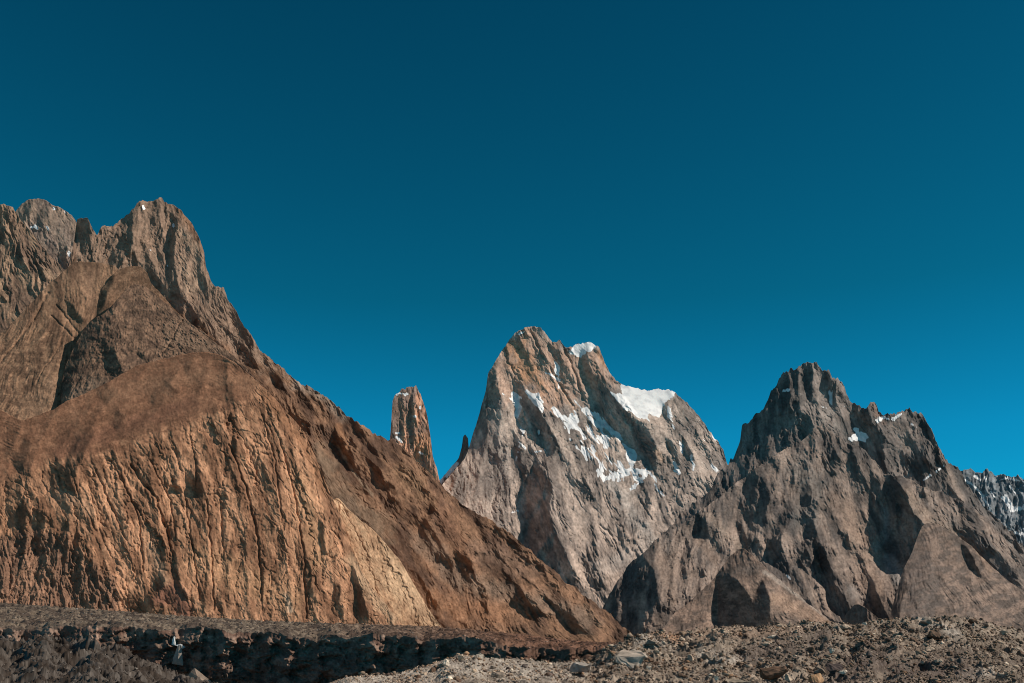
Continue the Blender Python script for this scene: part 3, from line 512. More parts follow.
sheet('granite_peak', m1, [(62, 300), (74, 240), (77, 221), (82, 218), (88, 218), (91, 226), (97, 232.5), (102, 227), (108, 226), (113, 226), (118, 222), (125, 217), (130, 212), (134, 208), (137, 203), (140, 201), (151, 200), (160, 198.5), (166, 201), (172, 204), (182, 211), (191, 223), (199, 237), (204, 251), (206, 267), (211, 280), (215, 286), (223.6, 287), (228, 298), (235, 309.5), (244.7, 326), (254, 340),
      (262, 352), (278, 364), (296, 380), (315, 390), (330, 399), (347, 415), (370, 430), (382, 437), (391, 440), (400, 445), (412, 456), (422, 466), (435, 477), (445, 488), (460, 503), (475, 512), (490, 520), (510, 533), (525, 545), (540, 560), (552, 568), (562, 578), (580, 592), (600, 606), (615, 619), (628, 630), (650, 648)],
      [(60, 300), (150, 310), (200, 360), (260, 410), (320, 500), (350, 560), (400, 640), (650, 655)], (440, 610, 1660), (-0.27, 0.90),
      regions=(([(60, 300), (75, 225), (100, 225), (135, 200), (160, 195), (215, 280), (260, 345), (230, 360), (180, 320), (150, 290)], -0.28, 0.30, 4),
               ([(76, 222), (84, 217), (90, 222), (89, 240), (83, 247), (78, 243)], 1.1, 0.15, .8), ([(98, 234), (104, 227), (108, 228), (106, 240), (100, 242)], 0.9, 0.2, .8), ([(107, 262), (112, 250), (122, 240), (128, 244), (120, 256), (115, 264)], 1.1, 0.3, .9),
               ([(116, 226), (128, 217), (134, 210), (134, 222), (124, 230), (116, 236)], 0.9, 0.3, 1.0), ([(72, 262), (82, 252), (92, 250), (92, 264), (78, 264)], 1.0, 0.3, 1),
               ([(173, 225), (177, 222), (178, 226), (174, 250), (169, 282), (165, 286), (166, 275), (170, 248)], 1.15, 0.1, .7), ([(147, 266), (154, 264), (166, 280), (168, 296), (158, 290)], 0.9, 0.2, 1),
               ([(188, 304), (195, 300), (201, 318), (196, 324), (189, 315)], 1.2, 0.2, .8), ([(217, 288), (224, 290), (226, 300), (220, 300)], 0.9, 0.2, .8), ([(178, 225), (200, 240), (212, 285), (200, 300), (182, 290), (176, 260)], -0.5, 0.15, 2),
               ([(150, 215), (156, 217), (158, 228), (152, 222)], 0.9, 0.2, .8),
               ([(235, 343), (245, 345), (258, 365), (254, 372), (240, 358)], 0.8, 0.5, 1.2), ([(272, 376), (280, 372), (284, 384), (277, 390)], 1.0, 0.4, 1), ([(298, 424), (304, 418), (310, 424), (306, 434), (300, 432)], 1.3, 0.2, 1),
               ([(302, 392), (314, 390), (316, 402), (304, 404)], 0.6, 0.5, 1), ([(420, 522), (432, 508), (439, 504), (438, 512), (426, 526)], 1.0, 0.4, 1), ([(478, 524), (484, 521), (492, 540), (488, 545), (480, 536)], 1.1, 0.4, 1),
               ([(500, 542), (506, 545), (512, 560), (505, 556)], 0.8, 0.5, 1), ([(544, 596), (556, 601), (566, 602), (574, 612), (580, 628), (590, 634), (575, 633), (562, 618), (552, 606)], 1.3, 0.4, 1),
               ([(522, 600), (530, 598), (532, 606), (525, 608)], 1.2, 0.3, .8), ([(345, 455), (350, 448), (354, 458), (349, 466)], 0.9, 0.4, 1), ([(372, 470), (380, 466), (384, 476), (376, 480)], 0.7, 0.4, 1),
               ([(424, 470), (444, 492), (470, 515), (500, 540), (520, 560), (480, 560), (440, 520)], -0.3, 0.9, 5)),
      flow=((120, 240, -5), (160, 230, 2), (200, 270, 8), (240, 340, 30), (290, 400, 30), (340, 450, 32), (400, 500, 36), (460, 560, 36), (540, 590, 42), (470, 610, 15)), flow_amp=0.115, lam=17, aspect=3.4, rough_amp=0.12, block=0.15, slab=0.5, spur=0.24,
      albedo=BROWN, albedo2=BROWN2, ribs=([(139,204),(146,220),(144,241),(153,267),(165,291)],[(158,202),(163,225),(165,251)],[(181,221),(172,251),(177,284),(186,302)],[(198,235),(202,267),(207,295)],[(191,244),(186,272),(188,300),(202,321)],[(133,237),(137,256),(146,268)],[(116,237),(104,260)],[(217,286),(224,312),(235,340)],[(231,300),(252,340)],[(270,361),(280,382),(298,408),(312,438),(322,466)],[(298,384),(317,410),(325,430)],[(331,410),(340,434),(350,457),(373,495)],[(369,434),(378,452),(385,470)],[(359,452),(387,471),(400,500)],[(438,503),(428,521),(441,544),(456,566)],[(482,523),(492,546),(507,564),(522,589),(542,622)],[(512,528),(537,556),(560,580)],[(413,508),(426,531),(436,556)],[(542,592),(570,612),(591,632)],[(385,516),(418,554),(443,584),(454,612)],[(464,554),(487,592),(492,610)],[(522,592),(540,622)],[(400,460),(430,492),(450,520)],[(300,420),(312,450),(330,480)],[(352,418),(372,445),(392,460)],[(505,545),(520,570),(545,595)],[(470,570),(476,600)],[(420,575),(430,600)]), teeth=0.35, seed=530, jag=0.8, mat=MAT_NEAR, warp=2.6,
      amp_mod=(([(70, 225), (160, 190), (215, 280), (240, 335), (210, 350), (150, 300), (100, 270)], 0.8, 4), ([(310, 455), (325, 450), (400, 525), (420, 560), (360, 530)], 0.45, 6)),
      paints=(([(60, 300), (75, 215), (160, 185), (225, 280), (262, 350), (300, 388), (225, 350), (180, 312), (150, 280)], 0, (0.35, 0.235, 0.17), 1.0), ([(180, 232), (196, 250), (200, 285), (188, 290), (184, 260)], 5, (0.46, 0.31, 0.215), 0.7),
              ([(300, 384), (330, 400), (345, 415)], 6, (0.36, 0.28, 0.22), 0.7), ([(318, 460), (345, 500), (380, 530)], 14, (0.205, 0.15, 0.105), 0.8), ([(338, 446), (352, 470), (372, 495)], 1.6, (0.36, 0.25, 0.17), 0.9),
              ([(338, 428), (345, 450)], 4, (0.42, 0.2, 0.1), 0.6), ([(440, 600), (460, 612), (500, 612)], 13, (0.36, 0.18, 0.10), 0.8), ([(430, 495), (445, 520), (470, 560)], 9, (0.34, 0.17, 0.10), 0.5), ([(480, 550), (530, 570)], 12, (0.27, 0.17, 0.12), 0.6),
              ([(400, 470), (430, 500)], 8, (0.40, 0.24, 0.14), 0.5), ([(420, 540), (460, 580), (530, 600), (590, 620)], 10, (0.27, 0.19, 0.14), 0.7)),
      snows=(([(143, 206), (144, 209)], 0.7), ([(173, 224), (174, 226)], 0.7), ([(150, 249), (151, 251)], 0.5), ([(167, 265), (168, 266)], 0.5)))
sheet('rock_slab', m1, [(-220, 420), (-100, 390), (0, 334), (20, 315), (44, 289), (52, 281), (59, 276), (69, 266), (78, 261), (88, 262), (102, 263), (115, 266), (124, 276), (135, 300), (150, 340)], [(-220, 500), (0, 450), (60, 425), (80, 410), (100, 340), (150, 350)], (40, 380, 1706), (-0.12, 0.80),
      regions=(([(40, 292), (60, 275), (70, 268), (66, 280), (52, 290), (40, 305), (20, 325), (0, 345), (0, 335), (20, 314)], 0.7, 0.5, 1), ([(78, 262), (100, 263), (100, 290), (92, 305), (84, 325), (70, 300)], -0.3, 0.6, 2),
               ([(66, 300), (70, 302), (84, 320), (80, 322), (70, 315)], 1.0, 0.3, .8), ([(24, 386), (30, 377), (42, 370), (43, 374), (34, 382), (25, 391)], 0.9, 0.1, .6), ([(34, 401), (45, 397), (45, 400), (36, 403)], 0.5, -0.4, .6),
               ([(60, 335), (72, 345), (62, 385), (58, 405), (50, 395)], -0.5, 0.6, 3)),
      flow=((0, 360, -30), (40, 340, -30), (70, 300, 20), (60, 380, -15)), flow_amp=0.085, lam=14, aspect=5, rough_amp=0.10, strata=0.25, albedo=(0.29, 0.17, 0.105), albedo2=(0.19, 0.11, 0.07), seed=540, mottle=([(-220,330),(0,345),(60,330),(70,420),(-220,500)],), jag=0.4, mat=MAT_NEAR, warp=2, x1=132,
      cuts=(([(48, 293), (30, 325), (10, 350), (0, 362)], 1.3, 2.2), ([(56, 305), (80, 335)], 1.2, 1.8), ([(52, 316), (78, 342)], 1.0, 1.8), ([(66, 322), (60, 345), (40, 375)], 0.8, 1.2)),
      paints=(([(30, 410), (50, 395), (58, 380)], 12, (0.36, 0.22, 0.14), 0.7), ([(85, 280), (90, 300)], 8, (0.34, 0.20, 0.13), 0.6)))
sheet('rock_hump', m1, [(84, 360), (91, 312), (95, 298), (104, 286), (111, 277), (118, 270), (126, 267), (133, 266), (140, 267), (147, 272), (151, 283), (160, 293), (170, 304), (190, 326), (210, 345)], [(80, 360), (110, 330), (140, 300), (170, 320), (210, 350)], (125, 290, 1835), (-0.05, 0.75),
      regions=(([(90, 315), (95, 297), (104, 286), (111, 277), (116, 274), (112, 284), (107, 292), (104, 305), (95, 325)], 1.6, 0.2, .8),), flow=((120, 290, -25),), flow_amp=0.05, lam=9, rough_amp=0.09, albedo=(0.28, 0.16, 0.098), seed=550, mottle=([(-400, 0), (1200, 0), (1200, 800), (-400, 800)],), jag=0.3, mat=MAT_NEAR, warp=1, x0=86, x1=205)
sheet('rock_hump', m1, [(56, 420), (60, 404), (61, 385), (66, 364), (75, 345), (86, 326), (95, 318), (104, 314), (111, 306), (118, 299), (125, 290), (130, 286), (136, 284), (145, 286), (154, 293), (167, 304), (184, 319), (202, 331), (219, 345), (235, 357), (250, 372), (265, 392)], [(50, 425), (75, 415), (110, 395), (150, 375), (200, 365), (270, 400)], (140, 340, 1720), (-0.10, 0.80),
      regions=(([(56, 425), (60, 404), (61, 385), (66, 364), (75, 345), (86, 326), (95, 318), (104, 314), (111, 306), (118, 300), (116, 310), (108, 322), (97, 335), (86, 350), (76, 374), (70, 398), (68, 420)], 1.35, 0.1, .8),
               ([(68, 400), (76, 374), (90, 345), (112, 322), (118, 350), (108, 380), (85, 405)], 0.40, 0.75, 2), ([(108, 352), (114, 350), (122, 368), (124, 374), (112, 380), (106, 368)], 1.0, 0.3, 1), ([(137, 352), (144, 353), (144, 358), (138, 358)], 0.9, 0.2, .7)),
      flow=((100, 360, -20), (150, 320, 10), (200, 340, 40)), flow_amp=0.08, lam=9, aspect=2.5, rough_amp=0.20, strata=0.45, albedo=(0.235, 0.14, 0.092), albedo2=(0.15, 0.092, 0.064), seed=560, mottle=([(-400, 0), (1200, 0), (1200, 800), (-400, 800)],), jag=0.3, mat=MAT_NEAR, warp=1.2,
      cuts=(([(182, 320), (172, 340), (162, 355)], 1.0, 2.0),),
      paints=(([(165, 315), (200, 335), (235, 355), (200, 350), (170, 345)], 0, (0.29, 0.185, 0.125), 0.8), ([(75, 395), (95, 385)], 9, (0.30, 0.21, 0.15), 0.6)))
sheet('beige_slab', m1, [(318, 540), (330, 500), (338, 498), (346, 506), (360, 520), (375, 531), (388, 546), (400, 560), (408, 574), (415, 586), (423, 600), (430, 611), (440, 625), (455, 645)], [(318, 650), (460, 650)], (390, 600, 1545), (-0.50, 0.35),
      regions=(([(345, 545), (352, 550), (362, 572), (372, 600), (374, 625), (360, 625), (352, 590)], 1.3, 0.1, 1),), flow=((350, 540, 25), (400, 600, 25)), flow_amp=0.06, lam=9, aspect=3, rough_amp=0.05, block=0.3, slab=0.8, jag=0.4, mat=MAT_NEAR, seed=570,
      albedo=(0.56, 0.36, 0.22), albedo2=(0.46, 0.27, 0.16), warp=1.5, paints=(([(345, 520), (365, 560)], 6, (0.38, 0.22, 0.13), 0.6), ([(418, 600), (425, 615)], 6, (0.40, 0.23, 0.14), 0.6)))
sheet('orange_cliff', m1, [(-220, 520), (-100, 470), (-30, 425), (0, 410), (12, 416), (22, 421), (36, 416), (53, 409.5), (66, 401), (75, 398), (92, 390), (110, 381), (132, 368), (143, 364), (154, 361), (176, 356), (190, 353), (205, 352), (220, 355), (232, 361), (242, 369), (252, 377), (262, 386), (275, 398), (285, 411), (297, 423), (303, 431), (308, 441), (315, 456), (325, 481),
      (335, 503), (342, 520), (347, 535), (353, 552), (362, 572), (374, 590), (388, 606), (400, 621), (415, 645)], [(-220, 650), (420, 650)], (220, 600, 1440), (-0.22, 0.33),
      regions=(([(-220, 400), (0, 400), (80, 390), (200, 345), (262, 384), (250, 400), (215, 415), (170, 428), (130, 445), (90, 458), (50, 462), (0, 480), (-220, 540)], -0.06, 1.15, 7),
               ([(60, 482), (68, 455), (84, 430), (93, 432), (80, 460), (72, 487)], 1.0, 0.5, 1.5), ([(148, 402), (166, 382), (176, 386), (160, 406)], 0.75, 0.7, 1.5), ([(8, 458), (24, 440), (33, 445), (20, 474)], 1.0, 0.5, 1.5), ([(224, 386), (231, 382), (236, 402), (228, 405)], 0.8, 0.6, 1.2), ([(108, 422), (119, 409), (127, 415), (114, 430)], 0.8, 0.6, 1.2), ([(96, 396), (112, 386), (118, 390), (104, 402)], 0.7, 0.7, 1.2), ([(186, 362), (194, 360), (190, 376), (184, 376)], 0.6, 0.8, 1.2), ([(255, 385), (275, 396), (310, 450), (336, 505), (350, 545), (395, 620), (330, 620), (300, 520), (275, 440)], -0.62, 0.40, 8),
               ([(0, 500), (60, 490), (80, 540), (110, 570), (120, 610), (-200, 620), (-200, 540)], 0.0, 0.4, 8),
               ([(4, 535), (10, 517), (20, 508), (30, 507), (30, 512), (28, 540), (22, 536), (12, 545)], 0.8, 0.2, .8), ([(30, 508), (48, 512), (46, 525), (38, 545), (31, 540)], 0.8, 0.0, .8), ([(57, 532), (66, 520), (68, 545), (60, 550)], 1.2, 0.1, .8),
               ([(76, 530), (82, 540), (84, 552), (76, 548)], 1.2, 0.1, .8), ([(85, 556), (93, 562), (97, 575), (90, 578)], 1.1, 0.1, .8),
               ([(121, 600), (138, 596), (150, 592), (158, 582), (166, 576), (162, 590), (152, 600), (150, 614), (121, 613)], 1.9, -0.3, .8), ([(160, 590), (170, 580), (178, 590), (186, 614), (160, 614)], 0.35, 0.2, 1),
               ([(186, 478), (196, 474), (206, 488), (203, 494), (193, 488)], 1.3, -0.5, .7), ([(171, 488), (180, 486), (182, 490), (173, 492)], 0.9, -0.7, .6), ([(230, 414), (238, 412), (238, 419), (232, 420)], 1.0, 0.0, .7), ([(229, 440), (234, 436), (238, 452), (233, 456)], 1.0, 0, .7),
               ([(171, 555), (177, 565), (186, 600), (180, 600), (173, 575)], 1.2, 0.1, .8), ([(50, 465), (62, 458), (66, 470), (56, 492), (70, 498), (60, 510), (52, 498)], 0.5, 0.3, 1.5),
               ([(318, 520), (322, 518), (326, 550), (322, 556)], 0.9, 0.1, .8), ([(330, 585), (338, 583), (344, 618), (334, 618)], 0.7, 0.1, 1), ([(353, 565), (358, 572), (368, 618), (360, 618)], 1.3, 0.1, .8)),
      flow=((20, 430, 20), (150, 400, 10), (40, 580, -8), (110, 490, 28), (160, 540, 24), (200, 480, 12), (230, 560, 3), (280, 450, 18), (320, 560, 8), (250, 400, 25)), flow_amp=0.055, lam=15, aspect=6.5, rough_amp=0.05, block=0.40, slab=0.85, patchy=0.5, jag=0.4, rib=0.42, ribs=([(150,365),(110,400),(80,440),(62,480)],[(200,355),(170,380),(150,410)],[(230,362),(225,385),(232,412)],[(60,405),(40,440),(30,480)],[(110,385),(85,415),(58,450)],[(180,385),(150,420)],[(20,425),(8,460),(0,490)],[(95,430),(82,460)],[(205,375),(200,400)],[(242,429),(273,480),(285,540),(293,611)],[(281,417),(313,480),(336,540),(352,587)],[(218,409),(234,469),(246,528),(250,600)],[(171,449),(182,488),(175,530),(174,571)],[(99,461),(127,516),(135,571)],[(27,508),(26,544),(18,590)],[(53,517),(53,544),(40,590)],[(70,515),(60,550)],[(81,552),(83,581),(72,605)],[(99,577),(96,605)],[(162,577),(156,600)],[(8,550),(2,600)],[(110,570),(108,604)],[(265,400),(290,450),(310,500)],[(205,500),(208,560),(206,610)],[(226,500),(230,560),(232,612)],[(262,560),(266,612)],[(310,560),(318,612)],[(150,470),(160,520),(168,560)]), mat=MAT_NEAR, seed=580, strata=0.4, spur=0.04, spur_lam=30, mottle=([(-220, 380), (0, 390), (80, 380), (200, 335), (262, 380), (250, 402), (215, 417), (170, 432), (130, 448), (90, 461), (50, 466), (0, 484), (-220, 540)],),
      albedo=ORANGE, albedo2=ORANGE2, warp=3.0,
      amp_mod=(([(-220, 390), (0, 390), (80, 380), (200, 340), (262, 380), (250, 395), (215, 412), (170, 424), (130, 440), (90, 453), (50, 458), (0, 478), (-220, 540)], 0.22, 8), ([(-100, 540), (60, 530), (100, 560), (125, 590), (125, 615), (-100, 615)], 2.6, 8)),
      cuts=(([(111, 461), (124, 485), (139, 516), (143, 571)], 0.9, 2.6), ([(131, 465), (142, 482), (155, 496), (166, 530), (175, 563)], 1.2, 3.4), ([(190, 437), (196, 465), (196, 488)], 0.9, 2.2), ([(230, 445), (246, 488), (258, 540), (262, 600)], 1.0, 3), ([(120, 560), (150, 540)], 0.7, 1),
            ([(206, 500), (212, 560), (214, 610)], 0.9, 2.6), ([(280, 440), (296, 500), (304, 560), (306, 618)], 1.0, 2.6), ([(262, 415), (275, 460), (282, 520)], 0.9, 2.2), ([(220, 500), (224, 560)], 0.8, 2), ([(185, 500), (192, 545), (200, 600)], 0.8, 2), ([(96, 470), (108, 500), (126, 540)], 0.9, 1.8), ([(150, 460), (170, 500), (176, 540)], 0.8, 1.8)),
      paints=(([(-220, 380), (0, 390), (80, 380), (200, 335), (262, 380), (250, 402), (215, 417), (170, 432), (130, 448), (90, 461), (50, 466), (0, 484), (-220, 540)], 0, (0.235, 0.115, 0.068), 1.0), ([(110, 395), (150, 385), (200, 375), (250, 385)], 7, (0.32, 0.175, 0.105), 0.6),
              ([(60, 450), (130, 425), (190, 405)], 8, (0.20, 0.095, 0.06), 0.8), ([(-100, 540), (50, 530), (90, 560), (120, 590), (122, 620), (-100, 620)], 0, (0.22, 0.125, 0.085), 1.0), ([(0, 490), (50, 480), (80, 520)], 14, (0.28, 0.15, 0.09), 0.7),
              ([(162, 600), (175, 590), (184, 612)], 9, (0.22, 0.10, 0.07), 0.9), ([(150, 545), (165, 580)], 5, (0.58, 0.37, 0.24), 0.6), ([(300, 480), (320, 560)], 10, (0.58, 0.34, 0.19), 0.5), ([(200, 560), (290, 600)], 14, (0.54, 0.31, 0.17), 0.5), ([(286, 595), (290, 610)], 3, (0.66, 0.48, 0.34), 0.8),
              ([(350, 560), (375, 600), (395, 618)], 6, (0.60, 0.40, 0.25), 0.8), ([(262, 392), (300, 440), (325, 490)], 5, (0.37, 0.18, 0.095), 0.7), ([(60, 495), (75, 500), (90, 510)], 6, (0.45, 0.28, 0.18), 0.6)))

# ================================================================== THE VALLEY FLOOR
def fan_ground():
    n = 96; rs = [8, 20, 60, 200, 700, 2500, 9000, 30000]
    V = [(0, 0, GROUND-3)]
    for r in rs:
        for k in range(n):
            a = 2*math.pi*k/n; V.append((r*math.cos(a), r*math.sin(a), GROUND-3))
    Q = []
    for i in range(len(rs)-1):
        for k in range(n):
            a = 1+i*n+k; b = 1+i*n+(k+1) % n; Q.append((a, a+n, b+n, b))
    V = np.array(V); Q = np.array(Q)
    o = mesh_from('ground', V, Q, np.tile([[0.20, 0.16, 0.13]], (len(V), 1)), MAT_FAR)
    o['kind'] = 'structure'
    return o
fan_ground()

def line(pts):
    return lambda x: np.interp(x, [t[0] for t in pts], [t[1] for t in pts])
def slope_of(py):
    b = (H/2 - py)/F; return (SP + b*CP)/(CP - b*SP)
DY0 = CP + 0.2998*SP
def rubble_field(cols, near, far, py_near, py_far, noise_fn, vstep=3.0, power=1.0, snap=True, ends=(0.0, 0.03), rows=None):
    """true height field on rays from the viewpoint's foot: hummocks as deep as they are wide"""
    n = rows or int(F*np.log(np.max(far/near))/vstep)
    s = np.linspace(0, 1, n)[::-1][:, None]                       # first row is the farthest
    Y = near[None, :]*(far/near)[None, :]**s
    py = py_near[None, :]*(1 - s**power) + py_far[None, :]*s**power
    v = F*np.log(Y)
    PXg = np.broadcast_to(cols[None, :], Y.shape)
    win = smooth(0, ends[0], s) if ends[0] > 0 else 1.0
    Z = Y*slope_of(py) + noise_fn(PXg, v)*Y/F*win
    if snap:
        mx = (Z/Y).max(0); d = slope_of(py_far) - mx
        kk = np.hanning(25); kk /= kk.sum(); d = np.convolve(np.pad(d, 12, 'edge'), kk, 'valid')
        Z = Z + Y*d[None, :]*smooth(0.0, 0.7, s)
    X = (cols[None, :] - W/2)/F/DY0*Y
    # where each point lands in the view
    dz = Z/Y; PY = H/2 - F*(dz*CP - SP)/(CP + dz*SP)
    return X, Y, Z, PXg, PY, v
def quads(r, c_):
    idg = np.arange(r*c_).reshape(r, c_)
    return np.stack([idg[:-1, :-1], idg[1:, :-1], idg[1:, 1:], idg[:-1, 1:]], -1).reshape(-1, 4)

# ---- debris-covered glacier with a dark ice cliff
def glacier():
    tl = line([(-220, 590), (-100, 597), (0, 603), (60, 607), (130, 612), (200, 617), (260, 620.5), (300, 622), (360, 624), (430, 626), (480, 630), (520, 634), (560, 639), (600, 642), (690, 646)])
    el = line([(-220, 630), (0, 627), (30, 631), (60, 626), (90, 627), (130, 626), (160, 631), (200, 627), (229, 631), (258, 633), (282, 634), (297, 639), (317, 641), (330, 633), (348, 639), (367, 634), (389, 636), (411, 637), (424, 642), (440, 639), (465, 637), (497, 643), (520, 647), (560, 650), (600, 650), (690, 652)])
    cols = np.concatenate([np.arange(-220, -10, 2.0), np.arange(-10, 690, 0.7)])
    wl = line([(-220, 250), (0, 245), (300, 205), (500, 165), (690, 140)]); fl = line([(-220, 640), (0, 620), (300, 540), (500, 400), (690, 260)])
    C1 = np.array([0.20, 0.155, 0.115]); C2 = np.array([0.085, 0.063, 0.049]); CI = np.array([0.15, 0.088, 0.064]); CI2 = np.array([0.30, 0.20, 0.15]); CR = np.array([0.15, 0.078, 0.05])
    ed = el(cols) + 2.0*fbm(cols/15, cols*0+.4, 4, 5, 0.7); ed = np.maximum(ed, tl(cols)+6)
    edY = wl(cols)*np.exp(-(14*fbm(cols/30, cols*0+.9, 3, 6))/F)
    # the plateau of rubble
    nz = lambda X, V: (4.2*ridged(X/34, V/60, 4, 21, 0.58) + 1.2*fbm(X/9, V/12, 3, 22, 0.6))
    Xp, Yp, Zp, PXp, PYp, Vp = rubble_field(cols, edY, fl(cols), el(cols), tl(cols), nz, vstep=3.2, power=0.85, ends=(0.04, 0))
    sp_ = np.linspace(0, 1, Xp.shape[0])[::-1][:, None]; Zp = Zp + (Yp*(slope_of(ed) - slope_of(el(cols)))[None, :])*np.exp(-sp_*28)
    m = smooth(-.35, .45, fbm(PXp/26, Vp/60, 5, 30, 0.65))[..., None]
    top = C1*m + C2*(1-m); rd = np.interp(PXp, [300, 420, 520, 690], [0, 0.5, 0.95, 1])[..., None]; top = top*(1-rd) + (CR*(0.55+0.8*m))*rd
    top = np.where((fbm(PXp/2.1, Vp/4, 1, 35) > 0.7)[..., None], top*1.7+0.03, top)*(1+0.4*fbm(PXp/2.4, Vp/5, 3, 34))[..., None]
    # the ice cliff below it
    n2 = 118; t = np.linspace(0, 1, n2)[1:][:, None]
    PYc = ed[None, :]*(1-t) + 712*t; PXc = np.broadcast_to(cols[None, :], PYc.shape); dn = PYc - ed[None, :]
    wxx = PXc + 7*fbm(PXc/22, PYc/16, 3, 9); wyy = PYc + 5*fbm(PXc/22, PYc/16, 3, 15)
    sc = -12*ridged(wxx/44, wyy/30, 3, 10, 0.5) + 3.0*ridged(wxx/13, wyy/9, 3, 11, 0.6) + 1.3*fbm(PXc/2.6, PYc/2.4, 2, 13)
    ledge = 5*smooth(-0.1, 0.6, fbm(PXc/40 + PYc/50, PYc/13, 4, 17))*smooth(3, 12, dn)
    R = (sc - float(sc.mean()))*smooth(0, 6, dn) + ledge + dn*np.interp(PXc, [-220, 0, 190, 450, 520, 690], [0.9, 0.8, 0.40, 0.35, 1.0, 1.6])
    Yc = edY[None, :]*np.exp(-R/F)
    Xc, Yc, Zc = point(PXc, PYc, Yc)
    ax = (cols - W/2)/F/DY0*edY; Xc = Xc + (ax - Xc[0])[None, :]*(1-t)          # meet the plateau's edge
    m2 = smooth(-.3, .6, fbm(PXc/18, PYc/10, 5, 31))[..., None]; ice = CI*(1-m2) + CI2*m2
    lg = (smooth(2, 5, ledge)*0.35)[..., None]; ice = ice*(1-lg) + C1*0.9*lg
    rr = smooth(490, 540, PXc)[..., None]; ice = ice*(1-rr*0.8) + CR*0.7*rr*0.8
    ice = np.where((fbm(PXc/2.0, PYc/1.5, 1, 36) > 0.74)[..., None], ice*2+0.05, ice)*(1+0.35*fbm(PXc/2.2, PYc/2.0, 3, 37))[..., None]
    X3 = np.concatenate([Xp, Xc]); Y3 = np.concatenate([Yp, Yc]); Z3 = np.concatenate([Zp, Zc]); C = np.concatenate([top, ice])
    o = mesh_from('glacier', np.stack([X3, Y3, Z3], -1).reshape(-1, 3), quads(*X3.shape), C.reshape(-1, 3), MAT_ICE)
    o['kind'] = 'structure'; o['label'] = 'dark debris-covered glacier edge with an ice cliff along the bottom left'
    # hummocks of dirty rubble in front of the cliff on the left
    cs = np.concatenate([np.arange(-220, -10, 2.0), np.arange(-10, 262, 0.7)])
    tf = line([(-220, 634), (-60, 640), (0, 636), (22, 640), (45, 634), (70, 641), (88, 636), (104, 646), (122, 644), (136, 655), (160, 664), (185, 674), (215, 682), (262, 694)])(cs)
    nh = lambda X, V: 13*ridged(X/50 + 0.2*fbm(X/30, V/30, 2, 52), V/70, 5, 51, 0.55) + 1.2*fbm(X/9, V/12, 3, 53, 0.6)
    Xh, Yh, Zh, PXh, PYh, Vh = rubble_field(cs, cs*0+66.0, wl(cs)*0.90, cs*0+722.0, tf, nh, vstep=3.2)
    m = smooth(-.4, .5, fbm(PXh/24, Vh/34, 5, 55, 0.65))[..., None]; Ch = (np.array([0.10, 0.084, 0.072]))*m + (C2*0.5)*(1-m)
    Ch = np.where((fbm(PXh/2.1, Vh/4, 1, 56) > 0.7)[..., None], Ch*1.8+0.03, Ch)*(1+0.4*fbm(PXh/2.4, Vh/4, 3, 57))[..., None]
    o2 = mesh_from('moraine', np.stack([Xh, Yh, Zh], -1).reshape(-1, 3), quads(*Xh.shape), Ch.reshape(-1, 3), MAT_ICE)
    o2['kind'] = 'structure'; o2['label'] = 'dirty hummocks of dark rubble at the foot of the ice cliff, bottom left corner'
    global HUM
    HUM = (Xh, Yh, Zh, PXh, PYh)
    return (X3, Y3, Z3, np.concatenate([PXp, PXc]), np.concatenate([PYp, PYc]), Xp.shape[0])
GL = glacier()

